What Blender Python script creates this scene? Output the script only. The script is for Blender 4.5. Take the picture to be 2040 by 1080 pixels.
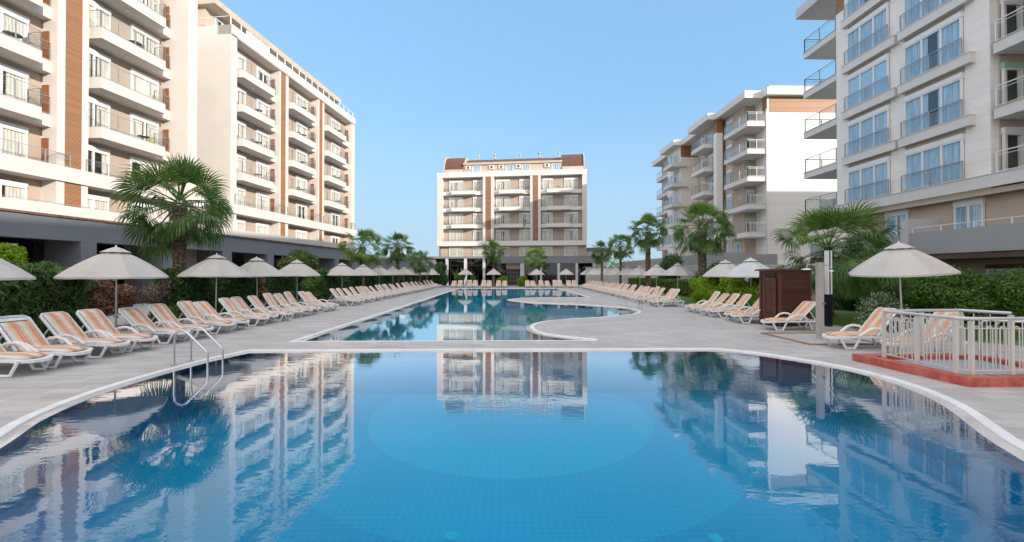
import bpy, bmesh, math, random
import numpy as np
from mathutils import Vector, Matrix
R = math.radians
random.seed(7)
rng = np.random.default_rng(7)
for o in list(bpy.data.objects):
    bpy.data.objects.remove(o)
S = bpy.context.scene
COL = S.collection

# ------------------------------------------------------------------ camera, sky, sun
YAW, PITCH, F, CW, CH, HC = R(1.146), R(0.43), 800.0, 2040.0, 1080.0, 2.0
cam = bpy.data.objects.new('camera', bpy.data.cameras.new('camera'))
COL.objects.link(cam)
cam.location = (0, 0, HC)
cam.rotation_euler = (R(90) + PITCH, 0, -YAW)
cam.data.sensor_width = 36.0
cam.data.lens = 36.0 * F / CW
cam.data.clip_start = 0.05
cam.data.clip_end = 3000
S.camera = cam

SUN_EL, SUN_AZ = R(15.0), R(132.5)          # azimuth clockwise from +Y: behind the camera, to the right
sd = Vector((math.sin(SUN_AZ) * math.cos(SUN_EL), math.cos(SUN_AZ) * math.cos(SUN_EL), math.sin(SUN_EL)))
sun = bpy.data.objects.new('sun', bpy.data.lights.new('sun', 'SUN'))
COL.objects.link(sun)
sun.data.energy = 2.15
sun.data.angle = R(0.6)
sun.data.color = (1.0, 0.90, 0.79)
sun.rotation_euler = sd.to_track_quat('Z', 'Y').to_euler()
W = bpy.data.worlds.new('World')
S.world = W
W.use_nodes = True
nt = W.node_tree
bgn = nt.nodes['Background']
sky = nt.nodes.new('ShaderNodeTexSky')
sky.sky_type = 'NISHITA'
sky.sun_disc = False
sky.sun_elevation = SUN_EL
sky.sun_rotation = SUN_AZ
sky.altitude = 0
sky.air_density = 1.0
sky.dust_density = 0.6
sky.ozone_density = 1.6
gm = nt.nodes.new('ShaderNodeGamma')                  # soften the sky's contrast, as the photograph's exposure does
gm.inputs[1].default_value = 0.30
tint = nt.nodes.new('ShaderNodeMix')
tint.data_type, tint.blend_type = 'RGBA', 'MULTIPLY'
tint.inputs[0].default_value = 1.0
tint.inputs[7].default_value = (0.82, 1.33, 1.84, 1)
nt.links.new(sky.outputs[0], gm.inputs[0])
nt.links.new(gm.outputs[0], tint.inputs[6])
# white fill added to the sky overhead, behind and left of view, lifting shade
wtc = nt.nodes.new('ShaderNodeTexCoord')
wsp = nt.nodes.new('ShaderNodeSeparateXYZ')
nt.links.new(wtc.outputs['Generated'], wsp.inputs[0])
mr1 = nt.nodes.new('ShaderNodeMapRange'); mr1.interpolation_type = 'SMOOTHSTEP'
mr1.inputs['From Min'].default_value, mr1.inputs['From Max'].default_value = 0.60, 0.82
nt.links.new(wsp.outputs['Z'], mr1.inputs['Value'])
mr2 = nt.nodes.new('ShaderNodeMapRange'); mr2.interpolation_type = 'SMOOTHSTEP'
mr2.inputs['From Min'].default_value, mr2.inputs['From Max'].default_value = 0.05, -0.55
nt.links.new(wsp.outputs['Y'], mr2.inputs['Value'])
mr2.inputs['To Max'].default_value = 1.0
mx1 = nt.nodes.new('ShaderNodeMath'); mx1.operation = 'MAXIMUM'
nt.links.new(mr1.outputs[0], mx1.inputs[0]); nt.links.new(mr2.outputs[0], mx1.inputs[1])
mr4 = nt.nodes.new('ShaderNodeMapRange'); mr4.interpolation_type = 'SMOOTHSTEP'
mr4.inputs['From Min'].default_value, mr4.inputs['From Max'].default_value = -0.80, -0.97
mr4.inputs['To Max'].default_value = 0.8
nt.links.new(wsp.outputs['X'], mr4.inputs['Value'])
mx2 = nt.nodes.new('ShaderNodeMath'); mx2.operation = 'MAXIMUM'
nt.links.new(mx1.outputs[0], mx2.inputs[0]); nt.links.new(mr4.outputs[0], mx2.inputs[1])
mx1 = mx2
sky_fill = nt.nodes.new('ShaderNodeMix'); sky_fill.data_type = 'RGBA'
nt.links.new(mx1.outputs[0], sky_fill.inputs[0])
mr3 = nt.nodes.new('ShaderNodeMapRange'); mr3.interpolation_type = 'SMOOTHSTEP'
mr3.inputs['From Min'].default_value, mr3.inputs['From Max'].default_value = 0.42, -0.02
mr3.inputs['To Max'].default_value = 0.9
nt.links.new(wsp.outputs['Z'], mr3.inputs['Value'])
hz = nt.nodes.new('ShaderNodeMix'); hz.data_type = 'RGBA'
nt.links.new(mr3.outputs[0], hz.inputs[0])
nt.links.new(tint.outputs[2], hz.inputs[6])
hz.inputs[7].default_value = (1.36, 1.82, 2.18, 1)
nt.links.new(hz.outputs[2], sky_fill.inputs[6])
sky_fill.inputs[7].default_value = (3.65, 3.6, 3.65, 1)
nt.links.new(sky_fill.outputs[2], bgn.inputs[0])
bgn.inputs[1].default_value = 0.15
S.view_settings.view_transform = 'Standard'
S.view_settings.look = 'None'
S.view_settings.gamma = 1
S.view_settings.exposure = 1.33
S.cycles.max_bounces = 8
S.cycles.transparent_max_bounces = 16
S.cycles.caustics_reflective = False
S.cycles.caustics_refractive = False
S.cycles.sample_clamp_indirect = 6

# ------------------------------------------------------------------ measured picture -> place
fwd = Vector((math.sin(YAW) * math.cos(PITCH), math.cos(YAW) * math.cos(PITCH), math.sin(PITCH)))
rgt = Vector((math.cos(YAW), -math.sin(YAW), 0))
upv = rgt.cross(fwd)


def ray(px, py):
    return fwd + rgt * ((px - CW / 2) / F) + upv * ((CH / 2 - py) / F)


def gp(px, py, z=0.0):
    """the place on the level z that the picture point shows"""
    d = ray(px, py)
    t = (z - HC) / d.z
    return Vector((d.x * t, d.y * t, z))


def at_y(px, y):
    """x at picture column px for a thing y metres down the pool"""
    d = ray(px, 546)
    return d.x / d.y * y


# ------------------------------------------------------------------ materials
MATS = {}


def newmat(name):
    m = bpy.data.materials.new(name)
    m.use_nodes = True
    m.node_tree.nodes.clear()
    MATS[name] = m
    return m, m.node_tree.nodes, m.node_tree.links


def nd(ns, t, **kw):
    n = ns.new(t)
    for k, v in kw.items():
        if k.startswith('i_'):
            n.inputs[k[2:].replace('_', ' ')].default_value = v
        else:
            setattr(n, k, v)
    return n


def mixc(ns, ls, fac, a, b, mode='MIX'):
    n = ns.new('ShaderNodeMix')
    n.data_type = 'RGBA'
    n.blend_type = mode
    for i, v in ((0, fac), (6, a), (7, b)):
        if hasattr(v, 'is_linked') or isinstance(v, bpy.types.NodeSocket):
            ls.new(v, n.inputs[i])
        elif i == 0:
            n.inputs[0].default_value = v
        else:
            n.inputs[i].default_value = (*v, 1) if len(v) == 3 else v
    return n.outputs[2]


def ramp(ns, ls, src, stops, interp='LINEAR'):
    r = ns.new('ShaderNodeValToRGB')
    r.color_ramp.interpolation = interp
    el = r.color_ramp.elements
    while len(el) < len(stops):
        el.new(0.5)
    for e, (p, c) in zip(el, stops):
        e.position = p
        e.color = (*c, 1) if len(c) == 3 else c
    ls.new(src, r.inputs[0])
    return r.outputs[0]


def mathn(ns, ls, op, a, b=None, c=None):
    n = ns.new('ShaderNodeMath')
    n.operation = op
    for i, v in enumerate((a, b, c)):
        if v is None:
            continue
        if isinstance(v, bpy.types.NodeSocket):
            ls.new(v, n.inputs[i])
        else:
            n.inputs[i].default_value = v
    return n.outputs[0]


def simple(name, col, rough=0.6, var=0.08, scale=1.5, fine=40, bump=0.0, metal=0.0, spec=0.5, coords='Object', detail=4, stain=None):
    m, ns, ls = newmat(name)
    out = nd(ns, 'ShaderNodeOutputMaterial')
    p = nd(ns, 'ShaderNodeBsdfPrincipled')
    p.inputs['Roughness'].default_value = rough
    p.inputs['Metallic'].default_value = metal
    p.inputs['Specular IOR Level'].default_value = spec
    tc = nd(ns, 'ShaderNodeTexCoord')
    n1 = nd(ns, 'ShaderNodeTexNoise', i_Scale=scale, i_Detail=detail)
    ls.new(tc.outputs[coords], n1.inputs['Vector'])
    lo = tuple(max(0, c * (1 - var)) for c in col)
    hi = tuple(min(1, c * (1 + var)) for c in col)
    c = ramp(ns, ls, n1.outputs['Fac'], [(0.3, lo), (0.7, hi)])
    if stain:
        n3 = nd(ns, 'ShaderNodeTexNoise', i_Scale=stain[1], i_Detail=6)
        mp = nd(ns, 'ShaderNodeMapping')
        mp.inputs['Scale'].default_value = (1, 1, 0.25)
        ls.new(tc.outputs[coords], mp.inputs[0])
        ls.new(mp.outputs[0], n3.inputs['Vector'])
        f = ramp(ns, ls, n3.outputs['Fac'], [(0.52, (0, 0, 0)), (0.75, (1, 1, 1))])
        c = mixc(ns, ls, mathn(ns, ls, 'MULTIPLY', f, stain[2]), c, stain[0])
    ls.new(c, p.inputs['Base Color'])
    if bump:
        n2 = nd(ns, 'ShaderNodeTexNoise', i_Scale=fine, i_Detail=3)
        ls.new(tc.outputs[coords], n2.inputs['Vector'])
        b = nd(ns, 'ShaderNodeBump', i_Strength=bump, i_Distance=0.01)
        ls.new(n2.outputs['Fac'], b.inputs['Height'])
        ls.new(b.outputs[0], p.inputs['Normal'])
    ls.new(p.outputs[0], out.inputs[0])
    return m


def lined(name, col, dark, period, gap=0.14, axis=2, rough=0.6, var=0.15, bump=0.6, vperiod=None):
    """boards or slats: level grooves every `period` metres"""
    m, ns, ls = newmat(name)
    out = nd(ns, 'ShaderNodeOutputMaterial')
    p = nd(ns, 'ShaderNodeBsdfPrincipled')
    p.inputs['Roughness'].default_value = rough
    tc = nd(ns, 'ShaderNodeTexCoord')
    sp = nd(ns, 'ShaderNodeSeparateXYZ')
    ls.new(tc.outputs['Object'], sp.inputs[0])
    t = mathn(ns, ls, 'MULTIPLY', sp.outputs[axis], 1.0 / period)
    fr = mathn(ns, ls, 'FRACT', t)
    g = mathn(ns, ls, 'LESS_THAN', fr, gap)
    fl = mathn(ns, ls, 'FLOOR', t)
    wn = nd(ns, 'ShaderNodeTexWhiteNoise')
    wn.noise_dimensions = '1D'
    ls.new(fl, wn.inputs['W'])
    n1 = nd(ns, 'ShaderNodeTexNoise', i_Scale=3.0, i_Detail=5)
    mp = nd(ns, 'ShaderNodeMapping')
    sc = [1, 1, 1]
    sc[axis] = 8
    mp.inputs['Scale'].default_value = sc
    ls.new(tc.outputs['Object'], mp.inputs[0])
    ls.new(mp.outputs[0], n1.inputs['Vector'])
    v = mathn(ns, ls, 'MULTIPLY_ADD', wn.outputs['Value'], 0.5, mathn(ns, ls, 'MULTIPLY', n1.outputs['Fac'], 0.5))
    c = ramp(ns, ls, v, [(0.2, tuple(x * (1 - var) for x in col)), (0.8, tuple(min(1, x * (1 + var)) for x in col))])
    c = mixc(ns, ls, g, c, dark)
    ls.new(c, p.inputs['Base Color'])
    b = nd(ns, 'ShaderNodeBump', i_Strength=bump, i_Distance=0.02)
    h = mathn(ns, ls, 'SUBTRACT', 1.0, g)
    ls.new(h, b.inputs['Height'])
    ls.new(b.outputs[0], p.inputs['Normal'])
    ls.new(p.outputs[0], out.inputs[0])
    return m


def leafmat(name, c1, c2, c3, trans=0.25, rough=0.5):
    m, ns, ls = newmat(name)
    out = nd(ns, 'ShaderNodeOutputMaterial')
    p = nd(ns, 'ShaderNodeBsdfPrincipled')
    p.inputs['Roughness'].default_value = rough
    g = nd(ns, 'ShaderNodeNewGeometry')
    tc = nd(ns, 'ShaderNodeTexCoord')
    n1 = nd(ns, 'ShaderNodeTexNoise', i_Scale=1.6, i_Detail=3)
    ls.new(tc.outputs['Object'], n1.inputs['Vector'])
    v = mathn(ns, ls, 'MULTIPLY_ADD', g.outputs['Random Per Island'], 0.55, mathn(ns, ls, 'MULTIPLY', n1.outputs['Fac'], 0.5))
    c = ramp(ns, ls, v, [(0.15, c1), (0.5, c2), (0.85, c3)])
    ls.new(c, p.inputs['Base Color'])
    t = nd(ns, 'ShaderNodeBsdfTranslucent')
    ls.new(c, t.inputs[0])
    mx = nd(ns, 'ShaderNodeMixShader')
    mx.inputs[0].default_value = trans
    ls.new(p.outputs[0], mx.inputs[1])
    ls.new(t.outputs[0], mx.inputs[2])
    ls.new(mx.outputs[0], out.inputs[0])
    return m


def front_fresnel(ns, ls, ior, normal=None, gain=1.0, top=0.86):
    """mirror share of a thin sheet: counted once, on the side the light meets first"""
    fr = nd(ns, 'ShaderNodeFresnel', i_IOR=ior)
    if normal: ls.new(normal, fr.inputs['Normal'])
    g = nd(ns, 'ShaderNodeNewGeometry')
    k = mathn(ns, ls, 'SUBTRACT', 1.0, g.outputs['Backfacing'])
    k = mathn(ns, ls, 'MULTIPLY', fr.outputs[0], k)
    if gain != 1.0:
        k = mathn(ns, ls, 'MINIMUM', mathn(ns, ls, 'MULTIPLY', mathn(ns, ls, 'POWER', k, 2.0), gain), top)
    return k


def glassy(name, tint, ior=1.5, rough=0.02, opac=0.0, opcol=(0.4, 0.5, 0.55)):
    m, ns, ls = newmat(name)
    out = nd(ns, 'ShaderNodeOutputMaterial')
    fr = front_fresnel(ns, ls, ior)
    gl = nd(ns, 'ShaderNodeBsdfGlossy', i_Roughness=rough)
    gl.inputs[0].default_value = (1, 1, 1, 1)
    tr = nd(ns, 'ShaderNodeBsdfTransparent')
    tr.inputs[0].default_value = (*tint, 1)
    base = tr.outputs[0]
    if opac:
        df = nd(ns, 'ShaderNodeBsdfDiffuse')
        df.inputs[0].default_value = (*opcol, 1)
        m0 = nd(ns, 'ShaderNodeMixShader')
        m0.inputs[0].default_value = opac
        ls.new(tr.outputs[0], m0.inputs[1])
        ls.new(df.outputs[0], m0.inputs[2])
        base = m0.outputs[0]
    mx = nd(ns, 'ShaderNodeMixShader')
    ls.new(fr, mx.inputs[0])
    ls.new(base, mx.inputs[1])
    ls.new(gl.outputs[0], mx.inputs[2])
    ls.new(mx.outputs[0], out.inputs[0])
    return m


simple('cream', (0.63, 0.585, 0.54), 0.75, 0.035, 0.5, 30, 0.15, stain=((0.62, 0.56, 0.50), 0.9, 0.25))
simple('white_wall', (0.68, 0.66, 0.635), 0.75, 0.03, 0.4, 30, 0.15, stain=((0.64, 0.60, 0.55), 0.9, 0.2))
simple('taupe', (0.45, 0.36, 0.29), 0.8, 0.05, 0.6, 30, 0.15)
simple('taupe_light', (0.52, 0.42, 0.34), 0.8, 0.05, 0.6, 30, 0.15)
simple('grey_wall', (0.20, 0.21, 0.23), 0.7, 0.05, 0.4, 25, 0.15, stain=((0.25, 0.26, 0.28), 0.7, 0.25))
simple('grey_parapet', (0.36, 0.355, 0.36), 0.6, 0.05, 0.5, 25, 0.1)
simple('grey_light', (0.55, 0.55, 0.57), 0.6, 0.04, 0.5, 25, 0.1)
simple('soffit', (0.60, 0.56, 0.50), 0.8, 0.04, 0.5)
simple('dark_inside', (0.02, 0.019, 0.018), 0.5, 0.3, 0.8)
simple('dark_brown', (0.10, 0.055, 0.035), 0.6, 0.2, 2)
simple('pvc', (0.78, 0.78, 0.79), 0.35, 0.02, 2)
simple('green_box', (0.30, 0.50, 0.36), 0.5, 0.05, 2)
simple('plastic', (0.80, 0.81, 0.83), 0.32, 0.04, 5, stain=((0.55, 0.52, 0.47), 7, 0.35))
simple('steel', (0.62, 0.62, 0.62), 0.18, 0.05, 4, metal=1.0)
simple('rail_grey', (0.34, 0.36, 0.36), 0.35, 0.05, 4, metal=0.3)
simple('silver', (0.62, 0.62, 0.62), 0.4, 0.04, 4, metal=0.35)
simple('fence_paint', (0.66, 0.63, 0.58), 0.4, 0.05, 4)
simple('black_metal', (0.012, 0.014, 0.02), 0.35, 0.2, 4)
simple('canvas', (0.55, 0.525, 0.49), 0.9, 0.06, 1.3, 160, 0.35)
simple('canvas_white', (0.58, 0.60, 0.62), 0.9, 0.06, 1.3, 160, 0.35)
simple('pole_alu', (0.62, 0.62, 0.63), 0.35, 0.04, 3, metal=0.4)
leafmat('coping', (0.70, 0.70, 0.70), (0.77, 0.77, 0.77), (0.84, 0.84, 0.84), 0.0, 0.5)
leafmat('overflow_lip', (0.50, 0.48, 0.475), (0.56, 0.54, 0.535), (0.62, 0.60, 0.595), 0.0, 0.04)
simple('pool_fitting', (0.03, 0.33, 0.47), 0.4, 0.1, 10)
simple('navy_tile', (0.015, 0.03, 0.16), 0.3, 0.1, 10)
simple('red_paint', (0.48, 0.10, 0.075), 0.5, 0.3, 7, 40, 0.4, stain=((0.62, 0.27, 0.19), 5, 0.8), detail=8)
simple('tray_edge', (0.36, 0.22, 0.14), 0.6, 0.2, 5)
simple('shower_post', (0.44, 0.41, 0.38), 0.45, 0.04, 3)
simple('roof_brown', (0.115, 0.056, 0.042), 0.75, 0.12, 2, 40, 0.2)
simple('roof_tan', (0.50, 0.42, 0.33), 0.7, 0.06, 1)
simple('eave_tile', (0.16, 0.09, 0.06), 0.8, 0.3, 4, 30, 0.3)
simple('table_top', (0.05, 0.06, 0.08), 0.3, 0.2, 4)
simple('chair_grey', (0.22, 0.22, 0.23), 0.5, 0.2, 4)
simple('yellow_cloth', (0.75, 0.62, 0.05), 0.8, 0.1, 4)
simple('red_cloth', (0.55, 0.06, 0.06), 0.8, 0.1, 4)
simple('bark', (0.16, 0.11, 0.075), 0.9, 0.4, 14, 30, 0.8)
simple('soil', (0.16, 0.125, 0.095), 0.95, 0.25, 1.2, 20, 0.6)
simple('path_pale', (0.42, 0.41, 0.40), 0.85, 0.1, 2, 30, 0.2)
simple('lamp_glass', (0.80, 0.80, 0.78), 0.3, 0.02, 3)
simple('fenced_floor', (0.36, 0.39, 0.45), 0.6, 0.08, 6, 60, 0.2)
lined('louvre', (0.42, 0.215, 0.10), (0.10, 0.045, 0.02), 0.075, 0.35, rough=0.55)
lined('board', (0.335, 0.155, 0.06), (0.14, 0.06, 0.025), 0.16, 0.07, rough=0.5)
lined('board_far', (0.27, 0.135, 0.085), (0.13, 0.06, 0.035), 0.24, 0.10, rough=0.5)
lined('shutter', (0.34, 0.13, 0.05), (0.07, 0.025, 0.01), 0.07, 0.35, rough=0.5)
lined('cabin_wood', (0.085, 0.030, 0.020), (0.014, 0.006, 0.005), 0.11, 0.08, rough=0.42, var=0.3)
lined('siding', (0.845, 0.805, 0.765), (0.66, 0.63, 0.60), 0.52, 0.035, rough=0.6, var=0.03, bump=0.3)
lined('tile_wall', (0.46, 0.39, 0.33), (0.36, 0.30, 0.26), 0.30, 0.05, rough=0.6, var=0.08, bump=0.3)
leafmat('palm_leaf', (0.034, 0.095, 0.024), (0.085, 0.185, 0.042), (0.20, 0.31, 0.075), 0.34, 0.36)
leafmat('palm_leaf_pale', (0.06, 0.14, 0.02), (0.13, 0.25, 0.035), (0.27, 0.38, 0.06), 0.35, 0.38)
leafmat('hedge_leaf', (0.026, 0.07, 0.02), (0.065, 0.145, 0.038), (0.16, 0.26, 0.07), 0.3)
leafmat('cypress_leaf', (0.04, 0.095, 0.03), (0.10, 0.195, 0.055), (0.23, 0.36, 0.10), 0.35)
leafmat('lime_leaf', (0.11, 0.23, 0.008), (0.25, 0.42, 0.014), (0.42, 0.58, 0.03), 0.42)
leafmat('box_leaf', (0.06, 0.10, 0.012), (0.13, 0.20, 0.02), (0.24, 0.31, 0.04), 0.3)
leafmat('shrub_leaf', (0.04, 0.11, 0.016), (0.095, 0.21, 0.032), (0.20, 0.35, 0.055), 0.35)
leafmat('dry_leaf', (0.15, 0.06, 0.04), (0.30, 0.14, 0.09), (0.46, 0.26, 0.18), 0.2)
leafmat('greybrown_leaf', (0.13, 0.09, 0.075), (0.24, 0.17, 0.14), (0.36, 0.28, 0.23), 0.2)
leafmat('olive_leaf', (0.06, 0.055, 0.012), (0.11, 0.095, 0.02), (0.17, 0.16, 0.03), 0.2)
leafmat('magenta_petal', (0.32, 0.03, 0.18), (0.48, 0.06, 0.30), (0.60, 0.16, 0.42), 0.35)
leafmat('white_petal', (0.55, 0.48, 0.45), (0.7, 0.62, 0.58), (0.8, 0.75, 0.7), 0.3)
leafmat('grass_blade', (0.05, 0.13, 0.018), (0.09, 0.20, 0.03), (0.14, 0.27, 0.045), 0.35)
glassy('pane_glass', (0.96, 0.95, 0.93), 1.45)
glassy('pane_blue', (0.84, 0.93, 1.0), 1.78)
glassy('rail_glass', (0.95, 0.97, 0.965), 1.22)
glassy('rail_glass_blue', (0.92, 0.96, 0.97), 1.34, opac=0.07, opcol=(0.70, 0.76, 0.80))
glassy('dark_glass', (0.10, 0.12, 0.13), 1.6)


def make_curtain():
    m, ns, ls = newmat('curtain')
    out = nd(ns, 'ShaderNodeOutputMaterial')
    p = nd(ns, 'ShaderNodeBsdfPrincipled')
    p.inputs['Roughness'].default_value = 0.9
    tc = nd(ns, 'ShaderNodeTexCoord')
    w = nd(ns, 'ShaderNodeTexNoise', i_Scale=9.0, i_Detail=3)
    mp = nd(ns, 'ShaderNodeMapping')
    mp.inputs['Scale'].default_value = (1.6, 1, 0.06)
    ls.new(tc.outputs['Object'], mp.inputs[0])
    ls.new(mp.outputs[0], w.inputs['Vector'])
    c = ramp(ns, ls, w.outputs['Fac'], [(0.35, (0.50, 0.51, 0.50)), (0.6, (0.82, 0.82, 0.80))])
    ls.new(c, p.inputs['Base Color'])
    ls.new(p.outputs[0], out.inputs[0])


make_curtain()


def make_cushion():
    m, ns, ls = newmat('cushion_stripes')
    out = nd(ns, 'ShaderNodeOutputMaterial')
    p = nd(ns, 'ShaderNodeBsdfPrincipled')
    p.inputs['Roughness'].default_value = 0.85
    uv = nd(ns, 'ShaderNodeUVMap')
    sp = nd(ns, 'ShaderNodeSeparateXYZ')
    ls.new(uv.outputs[0], sp.inputs[0])
    tc = nd(ns, 'ShaderNodeTexCoord')
    w = nd(ns, 'ShaderNodeTexNoise', i_Scale=3.0, i_Detail=2)
    ls.new(tc.outputs['Object'], w.inputs['Vector'])
    wob = mathn(ns, ls, 'MULTIPLY_ADD', w.outputs['Fac'], 0.02, -0.01)
    v = mathn(ns, ls, 'ADD', sp.outputs[0], wob)
    fr = mathn(ns, ls, 'FRACT', mathn(ns, ls, 'MULTIPLY', v, 2.0))
    gy, wh = (0.64, 0.60, 0.575), (0.76, 0.73, 0.71)
    ye, rd, li = (0.84, 0.50, 0.19), (0.70, 0.20, 0.16), (0.72, 0.47, 0.48)
    st = [(0.0, gy), (0.10, wh), (0.26, gy), (0.34, ye), (0.47, ye), (0.52, rd), (0.58, rd), (0.61, li), (0.68, li), (0.70, rd), (0.74, rd), (0.79, ye), (0.90, ye), (0.97, gy)]
    c = ramp(ns, ls, fr, st)
    n2 = nd(ns, 'ShaderNodeTexNoise', i_Scale=5.0, i_Detail=5)
    ls.new(tc.outputs['Object'], n2.inputs['Vector'])
    d = ramp(ns, ls, n2.outputs['Fac'], [(0.3, (0.86, 0.85, 0.84)), (0.65, (1, 1, 1))])
    c = mixc(ns, ls, 1.0, c, d, 'MULTIPLY')
    ls.new(c, p.inputs['Base Color'])
    b = nd(ns, 'ShaderNodeBump', i_Strength=0.35, i_Distance=0.02)
    ls.new(n2.outputs['Fac'], b.inputs['Height'])
    ls.new(b.outputs[0], p.inputs['Normal'])
    ls.new(p.outputs[0], out.inputs[0])


make_cushion()


def make_deck():
    m, ns, ls = newmat('deck_stone')
    out = nd(ns, 'ShaderNodeOutputMaterial')
    p = nd(ns, 'ShaderNodeBsdfPrincipled')
    p.inputs['Roughness'].default_value = 0.62
    tc = nd(ns, 'ShaderNodeTexCoord')
    br = nd(ns, 'ShaderNodeTexBrick')
    br.offset = 0.5
    br.inputs['Scale'].default_value = 1.0
    br.inputs['Brick Width'].default_value = 0.6
    br.inputs['Row Height'].default_value = 0.3
    br.inputs['Mortar Size'].default_value = 0.007
    br.inputs['Mortar Smooth'].default_value = 0.3
    br.inputs['Bias'].default_value = 0.0
    br.inputs['Color1'].default_value = (0.46, 0.44, 0.435, 1)
    br.inputs['Color2'].default_value = (0.56, 0.535, 0.53, 1)
    br.inputs['Mortar'].default_value = (0.30, 0.29, 0.285, 1)
    ls.new(tc.outputs['Object'], br.inputs['Vector'])
    n1 = nd(ns, 'ShaderNodeTexNoise', i_Scale=0.55, i_Detail=7, i_Roughness=0.65)
    ls.new(tc.outputs['Object'], n1.inputs['Vector'])
    d = ramp(ns, ls, n1.outputs['Fac'], [(0.3, (0.84, 0.85, 0.88)), (0.7, (1.06, 1.04, 1.0))])
    n2 = nd(ns, 'ShaderNodeTexNoise', i_Scale=60.0, i_Detail=4)
    ls.new(tc.outputs['Object'], n2.inputs['Vector'])
    d2 = ramp(ns, ls, n2.outputs['Fac'], [(0.3, (0.86, 0.86, 0.86)), (0.7, (1.06, 1.06, 1.06))])
    n4 = nd(ns, 'ShaderNodeTexNoise', i_Scale=1.0, i_Detail=6, i_Roughness=0.6)
    mp4 = nd(ns, 'ShaderNodeMapping')
    mp4.inputs['Scale'].default_value = (0.5, 3.2, 1)
    ls.new(tc.outputs['Object'], mp4.inputs[0])
    ls.new(mp4.outputs[0], n4.inputs['Vector'])
    d4 = ramp(ns, ls, n4.outputs['Fac'], [(0.35, (0.86, 0.86, 0.87)), (0.5, (1, 1, 1)), (0.68, (1.07, 1.05, 1.02))])
    c = mixc(ns, ls, 1.0, br.outputs[0], d, 'MULTIPLY')
    c = mixc(ns, ls, 1.0, c, d4, 'MULTIPLY')
    c = mixc(ns, ls, 1.0, c, d2, 'MULTIPLY')
    ls.new(c, p.inputs['Base Color'])
    b = nd(ns, 'ShaderNodeBump', i_Strength=0.25, i_Distance=0.004)
    ls.new(n2.outputs['Fac'], b.inputs['Height'])
    ls.new(b.outputs[0], p.inputs['Normal'])
    ls.new(p.outputs[0], out.inputs[0])


make_deck()


def make_tile(name, col, grout, period=0.08):
    m, ns, ls = newmat(name)
    out = nd(ns, 'ShaderNodeOutputMaterial')
    p = nd(ns, 'ShaderNodeBsdfPrincipled')
    p.inputs['Roughness'].default_value = 0.35
    tc = nd(ns, 'ShaderNodeTexCoord')
    sp = nd(ns, 'ShaderNodeSeparateXYZ')
    ls.new(tc.outputs['Object'], sp.inputs[0])
    g = None
    for a in (0, 1, 2):
        fr = mathn(ns, ls, 'FRACT', mathn(ns, ls, 'MULTIPLY', mathn(ns, ls, 'ADD', sp.outputs[a], 0.0137), 1 / period))
        q = mathn(ns, ls, 'LESS_THAN', fr, 0.13)
        g = q if g is None else mathn(ns, ls, 'MAXIMUM', g, q)
    n1 = nd(ns, 'ShaderNodeTexNoise', i_Scale=0.35, i_Detail=3)
    ls.new(tc.outputs['Object'], n1.inputs['Vector'])
    c = ramp(ns, ls, n1.outputs['Fac'], [(0.3, tuple(x * 0.9 for x in col)), (0.7, tuple(min(1, x * 1.08) for x in col))])
    c = mixc(ns, ls, mathn(ns, ls, 'MULTIPLY', g, 0.24), c, grout)
    ls.new(c, p.inputs['Base Color'])
    ls.new(p.outputs[0], out.inputs[0])
    return m


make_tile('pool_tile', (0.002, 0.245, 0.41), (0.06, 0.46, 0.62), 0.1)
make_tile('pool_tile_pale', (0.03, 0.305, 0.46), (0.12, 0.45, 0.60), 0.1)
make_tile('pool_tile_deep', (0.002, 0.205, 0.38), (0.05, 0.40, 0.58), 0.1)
make_tile('pool_wall_tile', (0.003, 0.23, 0.40), (0.03, 0.27, 0.42))
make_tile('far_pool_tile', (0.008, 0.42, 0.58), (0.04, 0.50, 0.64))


def make_water(name, bump, tint, ior=1.6, scale=(1.0, 1.0), floor_f=0.0):
    m, ns, ls = newmat(name)
    out = nd(ns, 'ShaderNodeOutputMaterial')
    tc = nd(ns, 'ShaderNodeTexCoord')
    mp = nd(ns, 'ShaderNodeMapping')
    mp.inputs['Scale'].default_value = (scale[0], scale[1], 1)
    ls.new(tc.outputs['Object'], mp.inputs[0])
    n1 = nd(ns, 'ShaderNodeTexNoise', i_Scale=11.0, i_Detail=2.5)
    n2 = nd(ns, 'ShaderNodeTexNoise', i_Scale=2.6, i_Detail=2)
    n3 = nd(ns, 'ShaderNodeTexNoise', i_Scale=0.30, i_Detail=1)
    for n in (n1, n2):
        ls.new(mp.outputs[0], n.inputs['Vector'])
    ls.new(tc.outputs['Object'], n3.inputs['Vector'])
    patch = ramp(ns, ls, n3.outputs['Fac'], [(0.38, (0.25, 0.25, 0.25)), (0.62, (1, 1, 1))])
    h = mathn(ns, ls, 'MULTIPLY_ADD', n2.outputs['Fac'], 2.2, n1.outputs['Fac'])
    h = mathn(ns, ls, 'MULTIPLY', h, patch)
    b = nd(ns, 'ShaderNodeBump', i_Strength=1.0, i_Distance=bump)
    ls.new(h, b.inputs['Height'])
    fr = front_fresnel(ns, ls, 1.75, b.outputs[0], 5.6 if ior > 1.7 else 4.5, 0.76 if ior > 1.7 else 0.68)
    gl = nd(ns, 'ShaderNodeBsdfGlossy', i_Roughness=0.0)
    gl.inputs[0].default_value = (0.98, 0.99, 1.0, 1)
    ls.new(b.outputs[0], gl.inputs['Normal'])
    tr = nd(ns, 'ShaderNodeBsdfTransparent')
    tr.inputs[0].default_value = (*tint, 1)
    mx = nd(ns, 'ShaderNodeMixShader')
    ls.new(fr, mx.inputs[0])
    ls.new(tr.outputs[0], mx.inputs[1])
    ls.new(gl.outputs[0], mx.inputs[2])
    ls.new(mx.outputs[0], out.inputs[0])


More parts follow.
